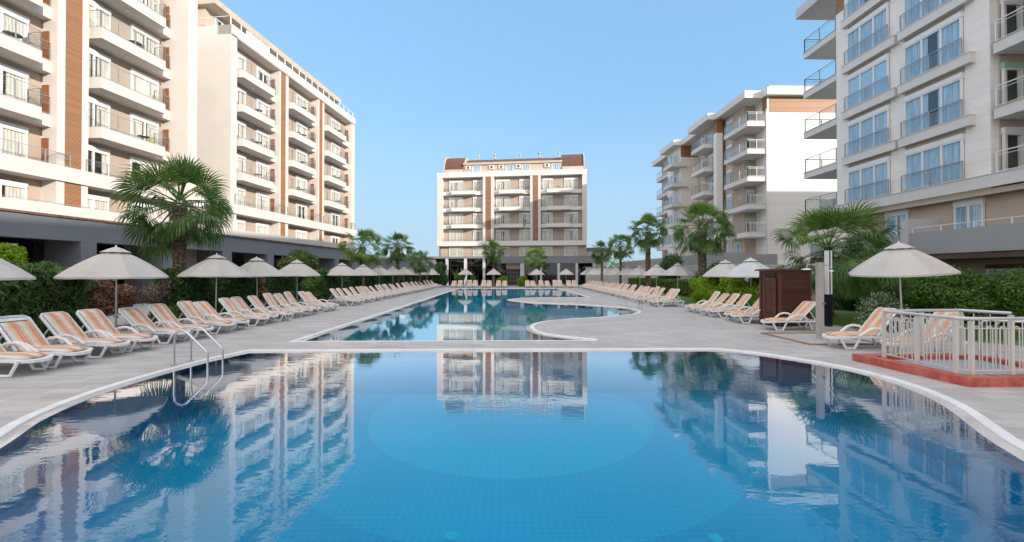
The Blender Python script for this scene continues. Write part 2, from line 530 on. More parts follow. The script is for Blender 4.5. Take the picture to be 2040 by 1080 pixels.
make_water('pool_water', 0.0011, (0.22, 0.92, 1.0), 1.75, (0.55, 1.2))
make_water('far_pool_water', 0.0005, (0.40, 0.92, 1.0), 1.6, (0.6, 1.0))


def make_trunk():
    m, ns, ls = newmat('palm_trunk')
    out = nd(ns, 'ShaderNodeOutputMaterial')
    p = nd(ns, 'ShaderNodeBsdfPrincipled')
    p.inputs['Roughness'].default_value = 0.9
    tc = nd(ns, 'ShaderNodeTexCoord')
    n1 = nd(ns, 'ShaderNodeTexVoronoi', i_Scale=9.0)
    ls.new(tc.outputs['Object'], n1.inputs['Vector'])
    c = ramp(ns, ls, n1.outputs['Distance'], [(0.1, (0.34, 0.25, 0.18)), (0.55, (0.10, 0.065, 0.045))])
    ls.new(c, p.inputs['Base Color'])
    b = nd(ns, 'ShaderNodeBump', i_Strength=1.0, i_Distance=0.05)
    b.invert = True
    ls.new(n1.outputs['Distance'], b.inputs['Height'])
    ls.new(b.outputs[0], p.inputs['Normal'])
    ls.new(p.outputs[0], out.inputs[0])


make_trunk()


def make_lawn():
    m, ns, ls = newmat('lawn_green')
    out = nd(ns, 'ShaderNodeOutputMaterial')
    p = nd(ns, 'ShaderNodeBsdfPrincipled')
    p.inputs['Roughness'].default_value = 0.9
    tc = nd(ns, 'ShaderNodeTexCoord')
    n1 = nd(ns, 'ShaderNodeTexNoise', i_Scale=25.0, i_Detail=5)
    ls.new(tc.outputs['Object'], n1.inputs['Vector'])
    c = ramp(ns, ls, n1.outputs['Fac'], [(0.3, (0.045, 0.11, 0.016)), (0.7, (0.12, 0.23, 0.04))])
    ls.new(c, p.inputs['Base Color'])
    b = nd(ns, 'ShaderNodeBump', i_Strength=0.8, i_Distance=0.03)
    ls.new(n1.outputs['Fac'], b.inputs['Height'])
    ls.new(b.outputs[0], p.inputs['Normal'])
    ls.new(p.outputs[0], out.inputs[0])


make_lawn()


# ------------------------------------------------------------------ mesh helpers
class MB:
    def __init__(s, off=(0, 0, 0)):
        s.v, s.f, s.m, s.uv, s.off, s.smooth = [], [], [], {}, off, False

    def poly(s, pts, mi=0, uvs=None):
        n = len(s.v)
        s.v += [tuple(p) for p in pts]
        s.f.append(tuple(range(n, n + len(pts))))
        s.m.append(mi)
        if uvs:
            s.uv[len(s.f) - 1] = uvs

    def box(s, x0, x1, y0, y1, z0, z1, mi=0):
        if x0 > x1: x0, x1 = x1, x0
        if y0 > y1: y0, y1 = y1, y0
        if z0 > z1: z0, z1 = z1, z0
        n = len(s.v)
        s.v += [(x0, y0, z0), (x1, y0, z0), (x1, y1, z0), (x0, y1, z0), (x0, y0, z1), (x1, y0, z1), (x1, y1, z1), (x0, y1, z1)]
        for q in ((3, 2, 1, 0), (4, 5, 6, 7), (0, 1, 5, 4), (1, 2, 6, 5), (2, 3, 7, 6), (3, 0, 4, 7)):
            s.f.append(tuple(n + i for i in q))
            s.m.append(mi)
        return s

    def prism(s, pts, z0, z1, mi=0, side=None):
        a = sum(pts[i][0] * pts[(i + 1) % len(pts)][1] - pts[(i + 1) % len(pts)][0] * pts[i][1] for i in range(len(pts)))
        if a < 0: pts = pts[::-1]
        n, k = len(s.v), len(pts)
        s.v += [(x, y, z0) for x, y in pts] + [(x, y, z1) for x, y in pts]
        s.f.append(tuple(n + i for i in reversed(range(k)))); s.m.append(mi)
        s.f.append(tuple(n + k + i for i in range(k))); s.m.append(mi)
        for i in range(k):
            j = (i + 1) % k
            s.f.append((n + i, n + j, n + k + j, n + k + i)); s.m.append(mi if side is None else side)
        return s

    def tube(s, pts, r, n=8, mi=0, closed=False, flat=1.0):
        """round bar along a path; r may be a list"""
        P = [Vector(p) for p in pts]
        k = len(P)
        rr = r if isinstance(r, (list, tuple)) else [r] * k
        base = len(s.v)
        t0 = (P[1] - P[0]).normalized()
        up = Vector((0, 0, 1)) if abs(t0.z) < 0.9 else Vector((0, 1, 0))
        a = t0.cross(up).normalized()
        for i in range(k):
            if closed:
                t = (P[(i + 1) % k] - P[i - 1]).normalized()
            else:
                t = ((P[i] - P[i - 1]) if i == k - 1 else (P[i + 1] - P[i]) if i == 0 else (P[i + 1] - P[i - 1])).normalized()
            a = (a - t * a.dot(t)).normalized()
            b = t.cross(a)
            for j in range(n):
                w = 2 * math.pi * (j + 0.5) / n
                s.v.append(tuple(P[i] + a * (math.cos(w) * rr[i]) + b * (math.sin(w) * rr[i] * flat)))
        for i in range(k if closed else k - 1):
            i2 = (i + 1) % k
            for j in range(n):
                j2 = (j + 1) % n
                s.f.append((base + i * n + j, base + i * n + j2, base + i2 * n + j2, base + i2 * n + j)); s.m.append(mi)
        if not closed:
            s.f.append(tuple(base + j for j in reversed(range(n)))); s.m.append(mi)
            s.f.append(tuple(base + (k - 1) * n + j for j in range(n))); s.m.append(mi)
        return s

    def strip(s, pts, z0, z1, th, mi=0, closed=False):
        """an upright wall of thickness th, inward of the path's left side"""
        k = len(pts)
        P = [Vector(p) for p in pts]
        off = []
        for i in range(k):
            d1 = (P[i] - P[i - 1]) if (i > 0 or closed) else None
            d2 = (P[(i + 1) % k] - P[i]) if (i < k - 1 or closed) else None
            n1 = Vector((-d1.y, d1.x)).normalized() if d1 is not None else None
            n2 = Vector((-d2.y, d2.x)).normalized() if d2 is not None else None
            if n1 is None: q = n2 * th
            elif n2 is None: q = n1 * th
            else:
                b = (n1 + n2)
                b = b / max(1e-6, b.length)
                q = b * (th / max(0.3, b.dot(n1)))
            off.append(P[i] + q)
        for i in range(k if closed else k - 1):
            j = (i + 1) % k
            a, b, c, d = P[i], P[j], off[j], off[i]
            n = len(s.v)
            s.v += [(p.x, p.y, z) for z in (z0, z1) for p in (a, b, c, d)]
            fs = [(3, 2, 1, 0), (4, 5, 6, 7), (0, 1, 5, 4), (2, 3, 7, 6)]
            if not closed and i == 0: fs.append((3, 0, 4, 7))
            if not closed and i == k - 2: fs.append((1, 2, 6, 5))
            for q in fs:
                s.f.append(tuple(n + w for w in q)); s.m.append(mi)
        return s

    def mesh(s, name, mats):
        me = bpy.data.meshes.new(name)
        ox, oy, oz = s.off
        me.from_pydata([(x - ox, y - oy, z - oz) for x, y, z in s.v], [], s.f)
        for mm in (mats if isinstance(mats, (list, tuple)) else [mats]):
            me.materials.append(MATS[mm])
        me.polygons.foreach_set('material_index', s.m)
        if s.uv:
            ul = me.uv_layers.new(name='UVMap')
            for fi, uvs in s.uv.items():
                for li, uv in zip(me.polygons[fi].loop_indices, uvs):
                    ul.data[li].uv = uv
        if s.smooth:
            me.polygons.foreach_set('use_smooth', [True] * len(me.polygons))
            me.set_sharp_from_angle(angle=R(40))
        me.update()
        return me

    def build(s, name, mats, parent=None, loc=(0, 0, 0), rz=0, smooth=False):
        s.smooth = smooth or s.smooth
        return link(name, s.mesh(name, mats), parent, loc, rz)


def link(name, data, parent=None, loc=(0, 0, 0), rz=0):
    o = bpy.data.objects.new(name, data)
    COL.objects.link(o)
    o.parent = parent
    o.location = loc
    o.rotation_euler = (0, 0, rz)
    return o


def tag(o, label=None, cat=None, group=None, kind=None):
    if label: o['label'] = label
    if cat: o['category'] = cat
    if group: o['group'] = group
    if kind: o['kind'] = kind
    return o


def thing(name, label, cat, loc=(0, 0, 0), rz=0, group=None):
    return tag(link(name, None, None, loc, rz), label, cat, group)


def kids(o):
    return [c for c in COL.objects if c.parent == o]


def dup(root, tree, loc, rz, label=None, scale=None):
    r = root.copy(); COL.objects.link(r)
    r.location = loc; r.rotation_euler = (0, 0, rz)
    if label: r['label'] = label
    if scale: r.scale = scale
    for ch, subs in tree:
        c = ch.copy(); COL.objects.link(c); c.parent = r
        for g in subs:
            d = g.copy(); COL.objects.link(d); d.parent = c
    return r


def tree_of(root):
    return [(c, kids(c)) for c in kids(root)]


def npmesh(name, V, Q, mats, mi=None):
    """V (n,3), Q (m,4) quads"""
    me = bpy.data.meshes.new(name)
    V = np.asarray(V, dtype=np.float32); Q = np.asarray(Q, dtype=np.int32)
    me.vertices.add(len(V)); me.vertices.foreach_set('co', V.ravel())
    me.loops.add(Q.size); me.loops.foreach_set('vertex_index', Q.ravel())
    me.polygons.add(len(Q))
    me.polygons.foreach_set('loop_start', np.arange(0, Q.size, 4, dtype=np.int32))
    for mm in mats: me.materials.append(MATS[mm])
    if mi is not None: me.polygons.foreach_set('material_index', np.asarray(mi, dtype=np.int32))
    me.update(calc_edges=True)
    me.validate()
    return me


def leaves(P, N, size, aspect=2.2, jitter=0.9, droop=0.0):
    """one quad leaf at every point P, roughly facing N"""
    n = len(P)
    N = N + rng.normal(0, jitter, (n, 3))
    N /= np.linalg.norm(N, axis=1)[:, None] + 1e-9
    T = rng.normal(0, 1, (n, 3)); T[:, 2] += 0.8 - droop
    T -= N * np.sum(T * N, axis=1)[:, None]
    T /= np.linalg.norm(T, axis=1)[:, None] + 1e-9
    B = np.cross(N, T)
    s = size * rng.uniform(0.6, 1.3, (n, 1))
    a, b = T * s * 0.5 * aspect ** 0.5, B * s * 0.5 / aspect ** 0.5
    V = np.stack([P - a, P + b, P + a, P - b], axis=1).reshape(-1, 3)
    Q = np.arange(4 * n).reshape(-1, 4)
    return V, Q


def shell_points(n, lx, ly, lz, rough=0.12, top=True):
    """points on the skin of a clipped block (foot at z=0), uneven"""
    A = [ly * lz, ly * lz, lx * lz, lx * lz, lx * ly * 1.3]
    pr = np.array(A) / sum(A)
    fc = rng.choice(5, n, p=pr)
    u, v = rng.uniform(-1, 1, n), rng.uniform(-1, 1, n)
    P = np.zeros((n, 3)); N = np.zeros((n, 3))
    for k in range(5):
        m = fc == k
        if k < 2:
            sgn = 1 if k else -1
            P[m] = np.stack([np.full(m.sum(), sgn * lx / 2), u[m] * ly / 2, (v[m] * .5 + .5) * lz], 1); N[m] = (sgn, 0, 0.2)
        elif k < 4:
            sgn = 1 if k == 3 else -1
            P[m] = np.stack([u[m] * lx / 2, np.full(m.sum(), sgn * ly / 2), (v[m] * .5 + .5) * lz], 1); N[m] = (0, sgn, 0.2)
        else:
            P[m] = np.stack([u[m] * lx / 2, v[m] * ly / 2, np.full(m.sum(), lz)], 1); N[m] = (0, 0, 1)
    # clumps: push in and out with slow waves
    w = (np.sin(P[:, 0] * 3.1 + P[:, 1] * 2.3) * np.cos(P[:, 2] * 3.7 + P[:, 1] * 1.9) + np.sin(P[:, 1] * 5.7 + P[:, 2] * 4.3 + P[:, 0] * 6.1) * .6)
    P += N * (w * rough * 0.6 + rng.normal(0, rough * 0.45, n))[:, None]
    P[:, 2] = np.maximum(P[:, 2], 0.03)
    return P, N


def hedge(name, label, cat, loc, rz, lx, ly, lz, n, size, mat, group=None, rough=0.12, extra=None):
    h = thing(name, label, cat, loc, rz, group)
    P, N = shell_points(n, lx, ly, lz, rough)
    V, Q = leaves(P, N, size * (1.35 if 'cypress' in name else 1), 5.0 if 'cypress' in name else 2.2, 1.1)
    mats, mi = [mat], np.zeros(len(Q), int)
    if extra:
        for emat, en, esz in extra:
            P2, N2 = shell_points(en, lx + .1, ly + .1, lz + .05, rough)
            cl = rng.uniform(-1, 1, (max(3, en // 25), 3)) * np.array([lx / 2, ly / 2, lz / 2]) + np.array([0, 0, lz / 2])
            dmin = np.min(np.linalg.norm(P2[:, None] - cl[None], axis=2), axis=1)
            keep = dmin < np.quantile(dmin, 0.4)
            P2, N2 = P2[keep], N2[keep]
            V2, Q2 = leaves(P2, N2, esz, 1.2)
            Q = np.vstack([Q, Q2 + len(V)]); V = np.vstack([V, V2])
            mats.append(emat); mi = np.concatenate([mi, np.full(len(Q2), len(mats) - 1)])
    link('foliage', npmesh('foliage', V, Q, mats, mi), h)
    c = MB()
    i = rough + 0.06
    c.box(-lx / 2 + i, lx / 2 - i, -ly / 2 + i, ly / 2 - i, 0, lz - i)
    c.build('stem_or_core', 'hedge_core_shade', h)  # dark inner box whose colour gives the shade deep between the leaves
    return h


simple('hedge_core_shade', (0.012, 0.022, 0.010), 0.95, 0.4, 6)


def blob_points(n, blobs):
    """points on and in a set of balls (x,y,z,r)"""
    B = np.array(blobs, float)
    pr = B[:, 3] ** 2; pr /= pr.sum()
    k = rng.choice(len(B), n, p=pr)
    D = rng.normal(0, 1, (n, 3)); D /= np.linalg.norm(D, axis=1)[:, None]
    rr = B[k, 3] * rng.uniform(0.55, 1.05, n)
    w = 1 + 0.18 * np.sin(D[:, 0] * 7 + D[:, 2] * 5 + k) * np.cos(D[:, 1] * 6 + k * 2)
    P = B[k, :3] + D * (rr * w)[:, None]
    P[:, 2] = np.maximum(P[:, 2], 0.02)
    return P, D


def bush(name, label, cat, loc, blobs, n, size, mat, group=None, trunk=None, extra=None, aspect=2.2):
    b = thing(name, label, cat, loc, 0, group)
    P, D = blob_points(n, blobs)
    V, Q = leaves(P, D, size, aspect)
    mats, mi = [mat], np.zeros(len(Q), int)
    if extra:
        for emat, en, esz in extra:
            P2, D2 = blob_points(en, [(x, y, z, r * 1.03) for x, y, z, r in blobs])
            V2, Q2 = leaves(P2, D2, esz, 1.2)
            Q = np.vstack([Q, Q2 + len(V)]); V = np.vstack([V, V2])
            mats.append(emat); mi = np.concatenate([mi, np.full(len(Q2), len(mats) - 1)])
    link('foliage' if trunk is None else 'crown', npmesh('foliage', V, Q, mats, mi), b)
    t = MB()
    top = max(z for _, _, z, _ in blobs)
    r0 = trunk or 0.03
    t.tube([(0, 0, -0.02), (0.03, 0.02, top * .5), (0, 0, top)], [r0, r0 * .8, r0 * .4], 7)
    for i, (x, y, z, r) in enumerate(blobs[:9]):
        t.tube([(0.01, 0, min(z, top) * .45), (x * .5, y * .5, z * .75), (x, y, z)], [r0 * .6, r0 * .4, r0 * .2], 5)
    t.build('trunk' if trunk else 'stem_or_core', 'bark', b, smooth=True)
    return b


# ------------------------------------------------------------------ pool outlines (measured)
def smooth_loop(pts, sub=6):
    """Catmull-Rom through marked points; points given as (x,y,'c') stay sharp corners"""
    n = len(pts); out = []
    for i in range(n):
        p1, p2 = pts[i], pts[(i + 1) % n]
        p0, p3 = pts[i - 1], pts[(i + 2) % n]
        a, b = Vector(p1[:2]), Vector(p2[:2])
        c1, c2 = len(p1) > 2, len(p2) > 2
        if c1 and c2:
            out.append(a); continue
        z = a + (a - b) * 0.0 if c1 else Vector(p0[:2])
        w = b if c2 else Vector(p3[:2])
        for k in range(sub):
            t = k / sub
            out.append(0.5 * ((2 * a) + (b - z) * t + (2 * z - 5 * a + 4 * b - w) * t * t + (3 * a - z - 3 * b + w) * t ** 3))
    return [(p.x, p.y) for p in out]


def resample(loop, step):
    """even stones along the edge; true corners are kept"""
    out = []
    k = len(loop)
    for i in range(k):
        a, b = Vector(loop[i]), Vector(loop[(i + 1) % k])
        L = (b - a).length
        n = max(1, round(L / step))
        for j in range(n): out.append(tuple(a.lerp(b, j / n)))
    return out


def inset(loop, d):
    k = len(loop)
    area = sum(loop[i][0] * loop[(i + 1) % k][1] - loop[(i + 1) % k][0] * loop[i][1] for i in range(k))
    sg = 1 if area > 0 else -1
    out = []
    for i in range(k):
        a, b, c = Vector(loop[i - 1]), Vector(loop[i]), Vector(loop[(i + 1) % k])
        n1 = Vector((-(b - a).y, (b - a).x)).normalized() * sg
        n2 = Vector((-(c - b).y, (c - b).x)).normalized() * sg
        q = (n1 + n2)
        q = q / max(q.length, 1e-6)
        out.append(tuple(b + q * (d / max(0.5, q.dot(n1)))))
    return out


NEAR = smooth_loop([(-6.75, 10.78, 'c'), (5.75, 10.78, 'c'), (6.58, 10.1), (7.35, 8.79), (7.5, 7.5), (7.15, 6.2), (6.25, 4.79), (5.25, 3.3),
                    (3.0, 1.9), (0, 1.5), (-3.0, 1.9), (-5.2, 3.4), (-6.3, 5.0), (-6.75, 5.8), (-7.05, 6.85), (-7.15, 8.1), (-7.05, 9.6)], 6)
FAR = smooth_loop([(-6.37, 11.95, 'c'), (2.75, 11.95, 'c'), (2.85, 12.35), (2.23, 12.8), (1.5, 13.5), (1.2, 14.3), (1.15, 15.1), (1.26, 15.9), (1.8, 16.9), (2.9, 17.7),
                   (4.5, 18.5), (6.35, 19.7), (7.25, 21.1), (7.5, 22.7), (7.1, 24.3), (4.97, 26.5), (2.23, 28.0), (0.7, 30.4), (0.55, 31.6), (1.77, 33.7), (4.2, 34.45),
                   (7.5, 34.6, 'c'), (7.5, 55.5, 'c'), (-6.4, 55.5, 'c')], 5)
NEAR, FAR = resample(NEAR, .5), resample(FAR, .6)
WATER_Z = -0.033


def filled(loops, z, name, mats, kind=None, obj_name=None):
    bm = bmesh.new()
    es = []
    for lp in loops:
        vs = [bm.verts.new((x, y, z)) for x, y in lp]
        for i in range(len(vs)):
            es.append(bm.edges.new((vs[i], vs[(i + 1) % len(vs)])))
    bmesh.ops.triangle_fill(bm, use_beauty=True, use_dissolve=False, edges=es)
    for f in bm.faces:
        if f.normal.z < 0: f.normal_flip()
    me = bpy.data.meshes.new(name)
    bm.to_mesh(me); bm.free()
    me.materials.append(MATS[mats])
    o = link(obj_name or name, me)
    if kind: o['kind'] = kind
    return o


DECK = [(-12.5, -14), (15.2, -14), (15.2, 9.2), (13.6, 11.5), (12.75, 13.6), (12.55, 15.6), (11.9, 18), (11.6, 21), (11.75, 26), (12.3, 36), (13.4, 57), (13.6, 69.5), (-14.5, 69.5), (-12.5, 58)]
BIG = 900
filled([DECK, NEAR, FAR], 0.0, 'pool_deck', 'deck_stone', 'structure')
filled([[(-BIG, -BIG), (BIG, -BIG), (BIG, BIG), (-BIG, BIG)], DECK], -0.02, 'ground', 'soil', 'structure')


def loopwall(mb, loop, z0, z1, mi=0):
    k = len(loop)
    for i in range(k):
        (x0, y0), (x1, y1) = loop[i], loop[(i + 1) % k]
        mb.poly([(x0, y0, z0), (x0, y0, z1), (x1, y1, z1), (x1, y1, z0)], mi)


def ringface(mb, a, b, za, zb, mi=0):
    k = len(a)
    for i in range(k):
        j = (i + 1) % k
        mb.poly([(*a[i], za), (*a[j], za), (*b[j], zb), (*b[i], zb)], mi)


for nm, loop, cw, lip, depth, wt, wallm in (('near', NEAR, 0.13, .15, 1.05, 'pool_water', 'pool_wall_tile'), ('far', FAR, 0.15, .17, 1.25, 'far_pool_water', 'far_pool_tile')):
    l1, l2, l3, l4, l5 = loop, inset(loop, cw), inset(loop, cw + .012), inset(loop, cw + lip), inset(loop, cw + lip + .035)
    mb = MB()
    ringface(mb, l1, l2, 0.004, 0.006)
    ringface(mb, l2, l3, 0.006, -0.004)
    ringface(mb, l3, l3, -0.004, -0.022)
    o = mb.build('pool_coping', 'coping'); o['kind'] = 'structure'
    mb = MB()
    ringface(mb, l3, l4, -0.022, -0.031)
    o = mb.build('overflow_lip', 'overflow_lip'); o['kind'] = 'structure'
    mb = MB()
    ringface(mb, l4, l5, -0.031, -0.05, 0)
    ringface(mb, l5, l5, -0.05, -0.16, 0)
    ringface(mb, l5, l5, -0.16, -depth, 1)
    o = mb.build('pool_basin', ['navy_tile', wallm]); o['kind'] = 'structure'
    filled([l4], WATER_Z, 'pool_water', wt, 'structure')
    if nm == 'near':
        NEAR_IN = l5
        def disc(cx, cy, r, n=90, stair=0.08):
            out = []
            for i in range(n):
                w = 2 * math.pi * i / n
                out.append((cx + r * math.cos(w), cy + r * 0.98 * math.sin(w)))
            return out
        def clipy(lp, ymax):
            return [(x, min(y, ymax)) for x, y in lp]
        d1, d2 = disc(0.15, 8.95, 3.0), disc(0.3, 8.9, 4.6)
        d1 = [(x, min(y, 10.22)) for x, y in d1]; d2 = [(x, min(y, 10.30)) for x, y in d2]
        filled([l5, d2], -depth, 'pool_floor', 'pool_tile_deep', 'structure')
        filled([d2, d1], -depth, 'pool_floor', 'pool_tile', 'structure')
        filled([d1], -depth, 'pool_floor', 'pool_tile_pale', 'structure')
    else:
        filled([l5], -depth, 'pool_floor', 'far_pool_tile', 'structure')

# access hatch let into the strip between the pools
mb = MB()
hx0, hy0 = -2.75, 11.08
for a, b, c, d in ((0, 1.05, 0, .03), (0, 1.05, .42, .45), (0, .03, .03, .42), (1.02, 1.05, .03, .42)):
    mb.box(hx0 + a, hx0 + b, hy0 + c, hy0 + d, -0.003, 0.006)
mb.box(hx0 + .03, hx0 + 1.02, hy0 + .03, hy0 + .42, -0.003, 0.003, 1)
tag(mb.build('access_hatch', ['silver', 'path_pale']), 'rectangular framed access hatch let into the strip between the two pools', 'hatch')

# lawn and path on the right, planting bed on the left
LAWN = [(15.2, 9.2), (13.6, 11.5), (12.75, 13.6), (12.55, 15.6), (11.9, 18), (11.6, 21), (11.75, 26), (12.3, 36), (13.4, 57), (20.9, 62), (20.9, 30), (21.2, 9.2)]
filled([LAWN], -0.008, 'lawn', 'lawn_green', 'structure')
mb = MB()
P2 = [Vector(p) for p in LAWN[:9]]
for a, b in zip(P2[:-1], P2[1:]):
    n = Vector((b.y - a.y, -(b.x - a.x))).normalized() * 0.1
    n = n if n.x > 0 else -n
    mb.poly([(a.x, a.y, .03), (b.x, b.y, .03), (b.x + n.x, b.y + n.y, .03), (a.x + n.x, a.y + n.y, .03)])
    mb.poly([(a.x, a.y, -.01), (a.x, a.y, .03), (b.x, b.y, .03), (b.x, b.y, -.01)])
o = mb.build('kerb_strip', 'path_pale'); o['kind'] = 'structure'
mb = MB()
mb.box(12.0, 21.0, 24.6, 25.5, -0.009, 0.012)
o = mb.build('garden_path', 'path_pale'); o['kind'] = 'structure'
mb = MB()
mb.box(-24.5, -15.0, 1, 60, -0.019, 0.004)
o = mb.build('paved_walk', 'path_pale'); o['kind'] = 'structure'
# grass blades in the near lawn
n = 26000
P = np.stack([rng.uniform(12.6, 17.5, n), rng.uniform(11.8, 17.4, n), np.zeros(n)], 1)
P = P[(P[:, 0] > 12.9 + np.maximum(0, (13.6 - P[:, 1])) * 0.75)]
n = len(P)
h = rng.uniform(.03, .06, n); a = rng.uniform(0, 6.28, n)
dx, dy = np.cos(a) * .006, np.sin(a) * .006
tip = P + np.stack([rng.normal(0, .02, n), rng.normal(0, .02, n), h], 1)
V = np.stack([P - np.stack([dx, dy, 0 * dx], 1), P + np.stack([dx, dy, 0 * dx], 1), tip + np.stack([dx, dy, 0 * dx], 1) * .3, tip - np.stack([dx, dy, 0 * dx], 1) * .3], 1).reshape(-1, 3)
g = link('grass', npmesh('grass', V, np.arange(4 * n).reshape(-1, 4), ['grass_blade']))
tag(g, 'short green grass of the lawn beside the shower and the wooden cabin', 'grass', kind='stuff')


# ------------------------------------------------------------------ windows
WM = {}


def window_meshes(w, h, leaves_n, box, boxmat, style):
    key = (round(w, 2), round(h, 2), leaves_n, box, boxmat, style)
    if key in WM: return WM[key]
    f = MB()
    fr = 0.07
    f.box(0, w, -.02, -0.002, 0, h, 1)                      # dark room behind
    f.box(0, fr, -.13, -.021, 0, h); f.box(w - fr, w, -.13, -.021, 0, h)
    f.box(fr, w - fr, -.13, -.021, h - fr, h); f.box(fr, w - fr, -.13, -.021, 0, fr)
    for i in range(1, leaves_n):
        x = w * i / leaves_n
        f.box(x - .05, x + .05, -.125, -.022, fr, h - fr)
    if box: f.box(-.02, w + .02, -.15, -.0015, h + .002, h + box, 2)
    c = MB()
    def fold(x0, x1):
        k = max(4, int((x1 - x0) / 0.07))
        pts = [(x0 + (x1 - x0) * i / k, -.04 + (.012 if i % 2 else -.012) + random.uniform(-.006, .006)) for i in range(k + 1)]
        for a, b in zip(pts[:-1], pts[1:]):
            c.poly([(a[0], a[1], .06), (b[0], b[1], .06), (b[0], b[1], h - .06), (a[0], a[1], h - .06)])
    if style == 0: fold(.06, w - .06)
    elif style == 1: fold(.06, w * .42); fold(w * .60, w - .06)
    elif style == 2: fold(w * .35, w - .06)
    elif style == 3: fold(.06, w * .26); fold(w * .78, w - .06)
    else: c.box(.06, w - .06, -.06, -.045, h * .08, h - .05)          # roller shutter down
    p = MB()
    p.box(fr, w - fr, -.092, -.086, fr, h - fr)
    WM[key] = (f.mesh('window', ['pvc', 'dark_inside', boxmat]), c.mesh('curtain', 'curtain' if style != 4 else 'pvc'), p)
    return WM[key]


PANE = {}


def window(parent, x, y, z, w, h, n=2, rz=0, box=.28, boxmat='pvc', style=None, pane='pane_glass', name='window'):
    if style is None: style = random.choice([0, 0, 0, 1, 1, 2, 3, 4])
    f, c, p = window_meshes(w, h, n, box, boxmat, style)
    o = link(name, f, parent, (x, y, z), rz)
    link('curtain' if style != 4 else 'roller_blind', c, o)
    k = (id(f), pane)
    if k not in PANE: PANE[k] = p.mesh('pane', pane)
    link('pane', PANE[k], o)
    return o


# ------------------------------------------------------------------ hotel wings in the left/far style
FL = [10.16, 13.16, 16.16, 19.16]


def rail_mb(path, z0, h=1.0, glass=True, step=1.1):
    mb = MB()
    P = [Vector(p) for p in path]
    tot = 0
    for a, b in zip(P[:-1], P[1:]):
        L = (b - a).length
        if L < .05: continue
        d = (b - a) / L
        k = max(1, round(L / step))
        for i in range(k + 1):
            q = a + d * (L * i / k)
            mb.box(q.x - .02, q.x + .02, q.y - .02, q.y + .02, z0, z0 + h, 0)
        for hh, r in ((h, .022), (h * .86, .009), (h * .74, .009), (h * .62, .009), (.06, .012)):
            mb.tube([(a.x, a.y, z0 + hh), (b.x, b.y, z0 + hh)], r, 4, 0)
        n = Vector((-d.y, d.x)) * .012
        if glass:
            e = d * .03
            q = [(a + e - n), (b - e - n), (b - e + n), (a + e + n)]
            mb.prism([(v.x, v.y) for v in q], z0 + .08, z0 + h * .58, 1)
    return mb


def balcony(parent, u0, u1, p0, p1, b, Q=.37, Pf=-.46, back=1.0, hp=.65, name='balcony', mat='cream', soff='soffit', rail=True, rh=1.0, glass='rail_glass'):
    mb = MB()
    pts = [(u0, back), (u0, Q), (p0, Q), (p0 + .02, Pf), (p1 - .02, Pf), (p1, Q), (u1, Q), (u1, back)]
    mb.prism(pts, b, b + .40, 0)
    front = [(u0, Q), (p0, Q), (p0 + .02, Pf), (p1 - .02, Pf), (p1, Q), (u1, Q)]
    mb.strip(front, b + .40, b + hp, .12, 0)
    mb.strip([(x, y - .015) for x, y in front], b + hp + .002, b + hp + .03, .15, 1)
    # underside lamp
    mb.tube([((p0 + p1) / 2, .2, b - .05), ((p0 + p1) / 2, .2, b - .001)], .12, 10, 2)
    o = mb.build(name, [mat, 'taupe_light', 'lamp_glass'], parent)
    if rail:
        r = rail_mb([(x, y + .06) for x, y in front], b + hp + .03, rh)
        r.build('railing', ['rail_grey', glass], o)
    return o


def bay(b, u0, u1, p0, p1, doors, floors, top, back=1.0, Q=.37, side=True, mat='cream', first=(4.95, 7.2), ledge=7.2, sidedeep=None):
    """tan back wall, floors of balconies, doors (list of (u, width)), dark shutter on the far side wall"""
    w = MB()
    w.box(u0 + .001, u1 - .001, back, back + .25, 4.9, top, 0)
    w.build('back_wall', 'taupe', b)
    for i, z in enumerate(floors):
        balcony(b, u0 + .002, u1 - .002, p0, p1, z, Q=Q, back=back - .002, mat=mat)
    lv = [ledge] + list(floors)
    for i, z in enumerate(lv):
        for (du, dw) in doors:
            window(b, du, back, z + .42, dw, 2.02, 2, box=.26)
        if side:
            s = MB()
            s.box(u1 - .05, u1 - .002, .50, .92, z + .45, z + 2.35)
            s.build('shutter', 'shutter', b)
    for (du, dw) in doors:
        window(b, du, back, first[0], dw, 1.72, 2, box=.22)


def table_set(frame, u, v, z, label, cloth=None, kind=0):
    M = frame
    p = M @ Vector((u, v, z))
    rz = M.to_euler().z + random.uniform(-.3, .3)
    t = thing('balcony_table', label, 'table', p, rz, 'tables on the balconies')
    mb = MB(); mb.tube([(0, 0, .70), (0, 0, .73)], .34, 18); mb.build('table_top', 'table_top', t)
    mb = MB(); mb.tube([(0, 0, .03), (0, 0, .70)], .025, 8); mb.tube([(0, 0, 0), (0, 0, .03)], .22, 12); mb.build('leg', 'rail_grey', t)
    return t


def chair_at(frame, u, v, z, rz, label, mat='chair_grey'):
    p = frame @ Vector((u, v, z))
    t = thing('balcony_chair', label, 'chair', p, frame.to_euler().z + rz, 'chairs on the balconies')
    mb = MB(); mb.box(-.22, .22, -.22, .22, .42, .45); mb.build('seat', mat, t)
    mb = MB(); mb.box(-.22, .22, .20, .23, .50, .88); mb.build('backrest', mat, t)
    mb = MB()
    for x in (-.21, .21):
        mb.tube([(x, -.2, 0), (x, -.2, .64), (x, .21, .66), (x, .21, .88)], .014, 5)
        mb.tube([(x, .24, 0), (x, .21, .45)], .014, 5)
    mb.build('frame', 'rail_grey', t)
    return t


BR = R(7.43)                                            # the left and far wings stand 7.4 degrees off the pool's axis
L0 = Vector((-27.69, 0.55, 0))
LROT = R(90) - BR
LM = Matrix.Translation(L0) @ Matrix.Rotation(LROT, 4, 'Z')


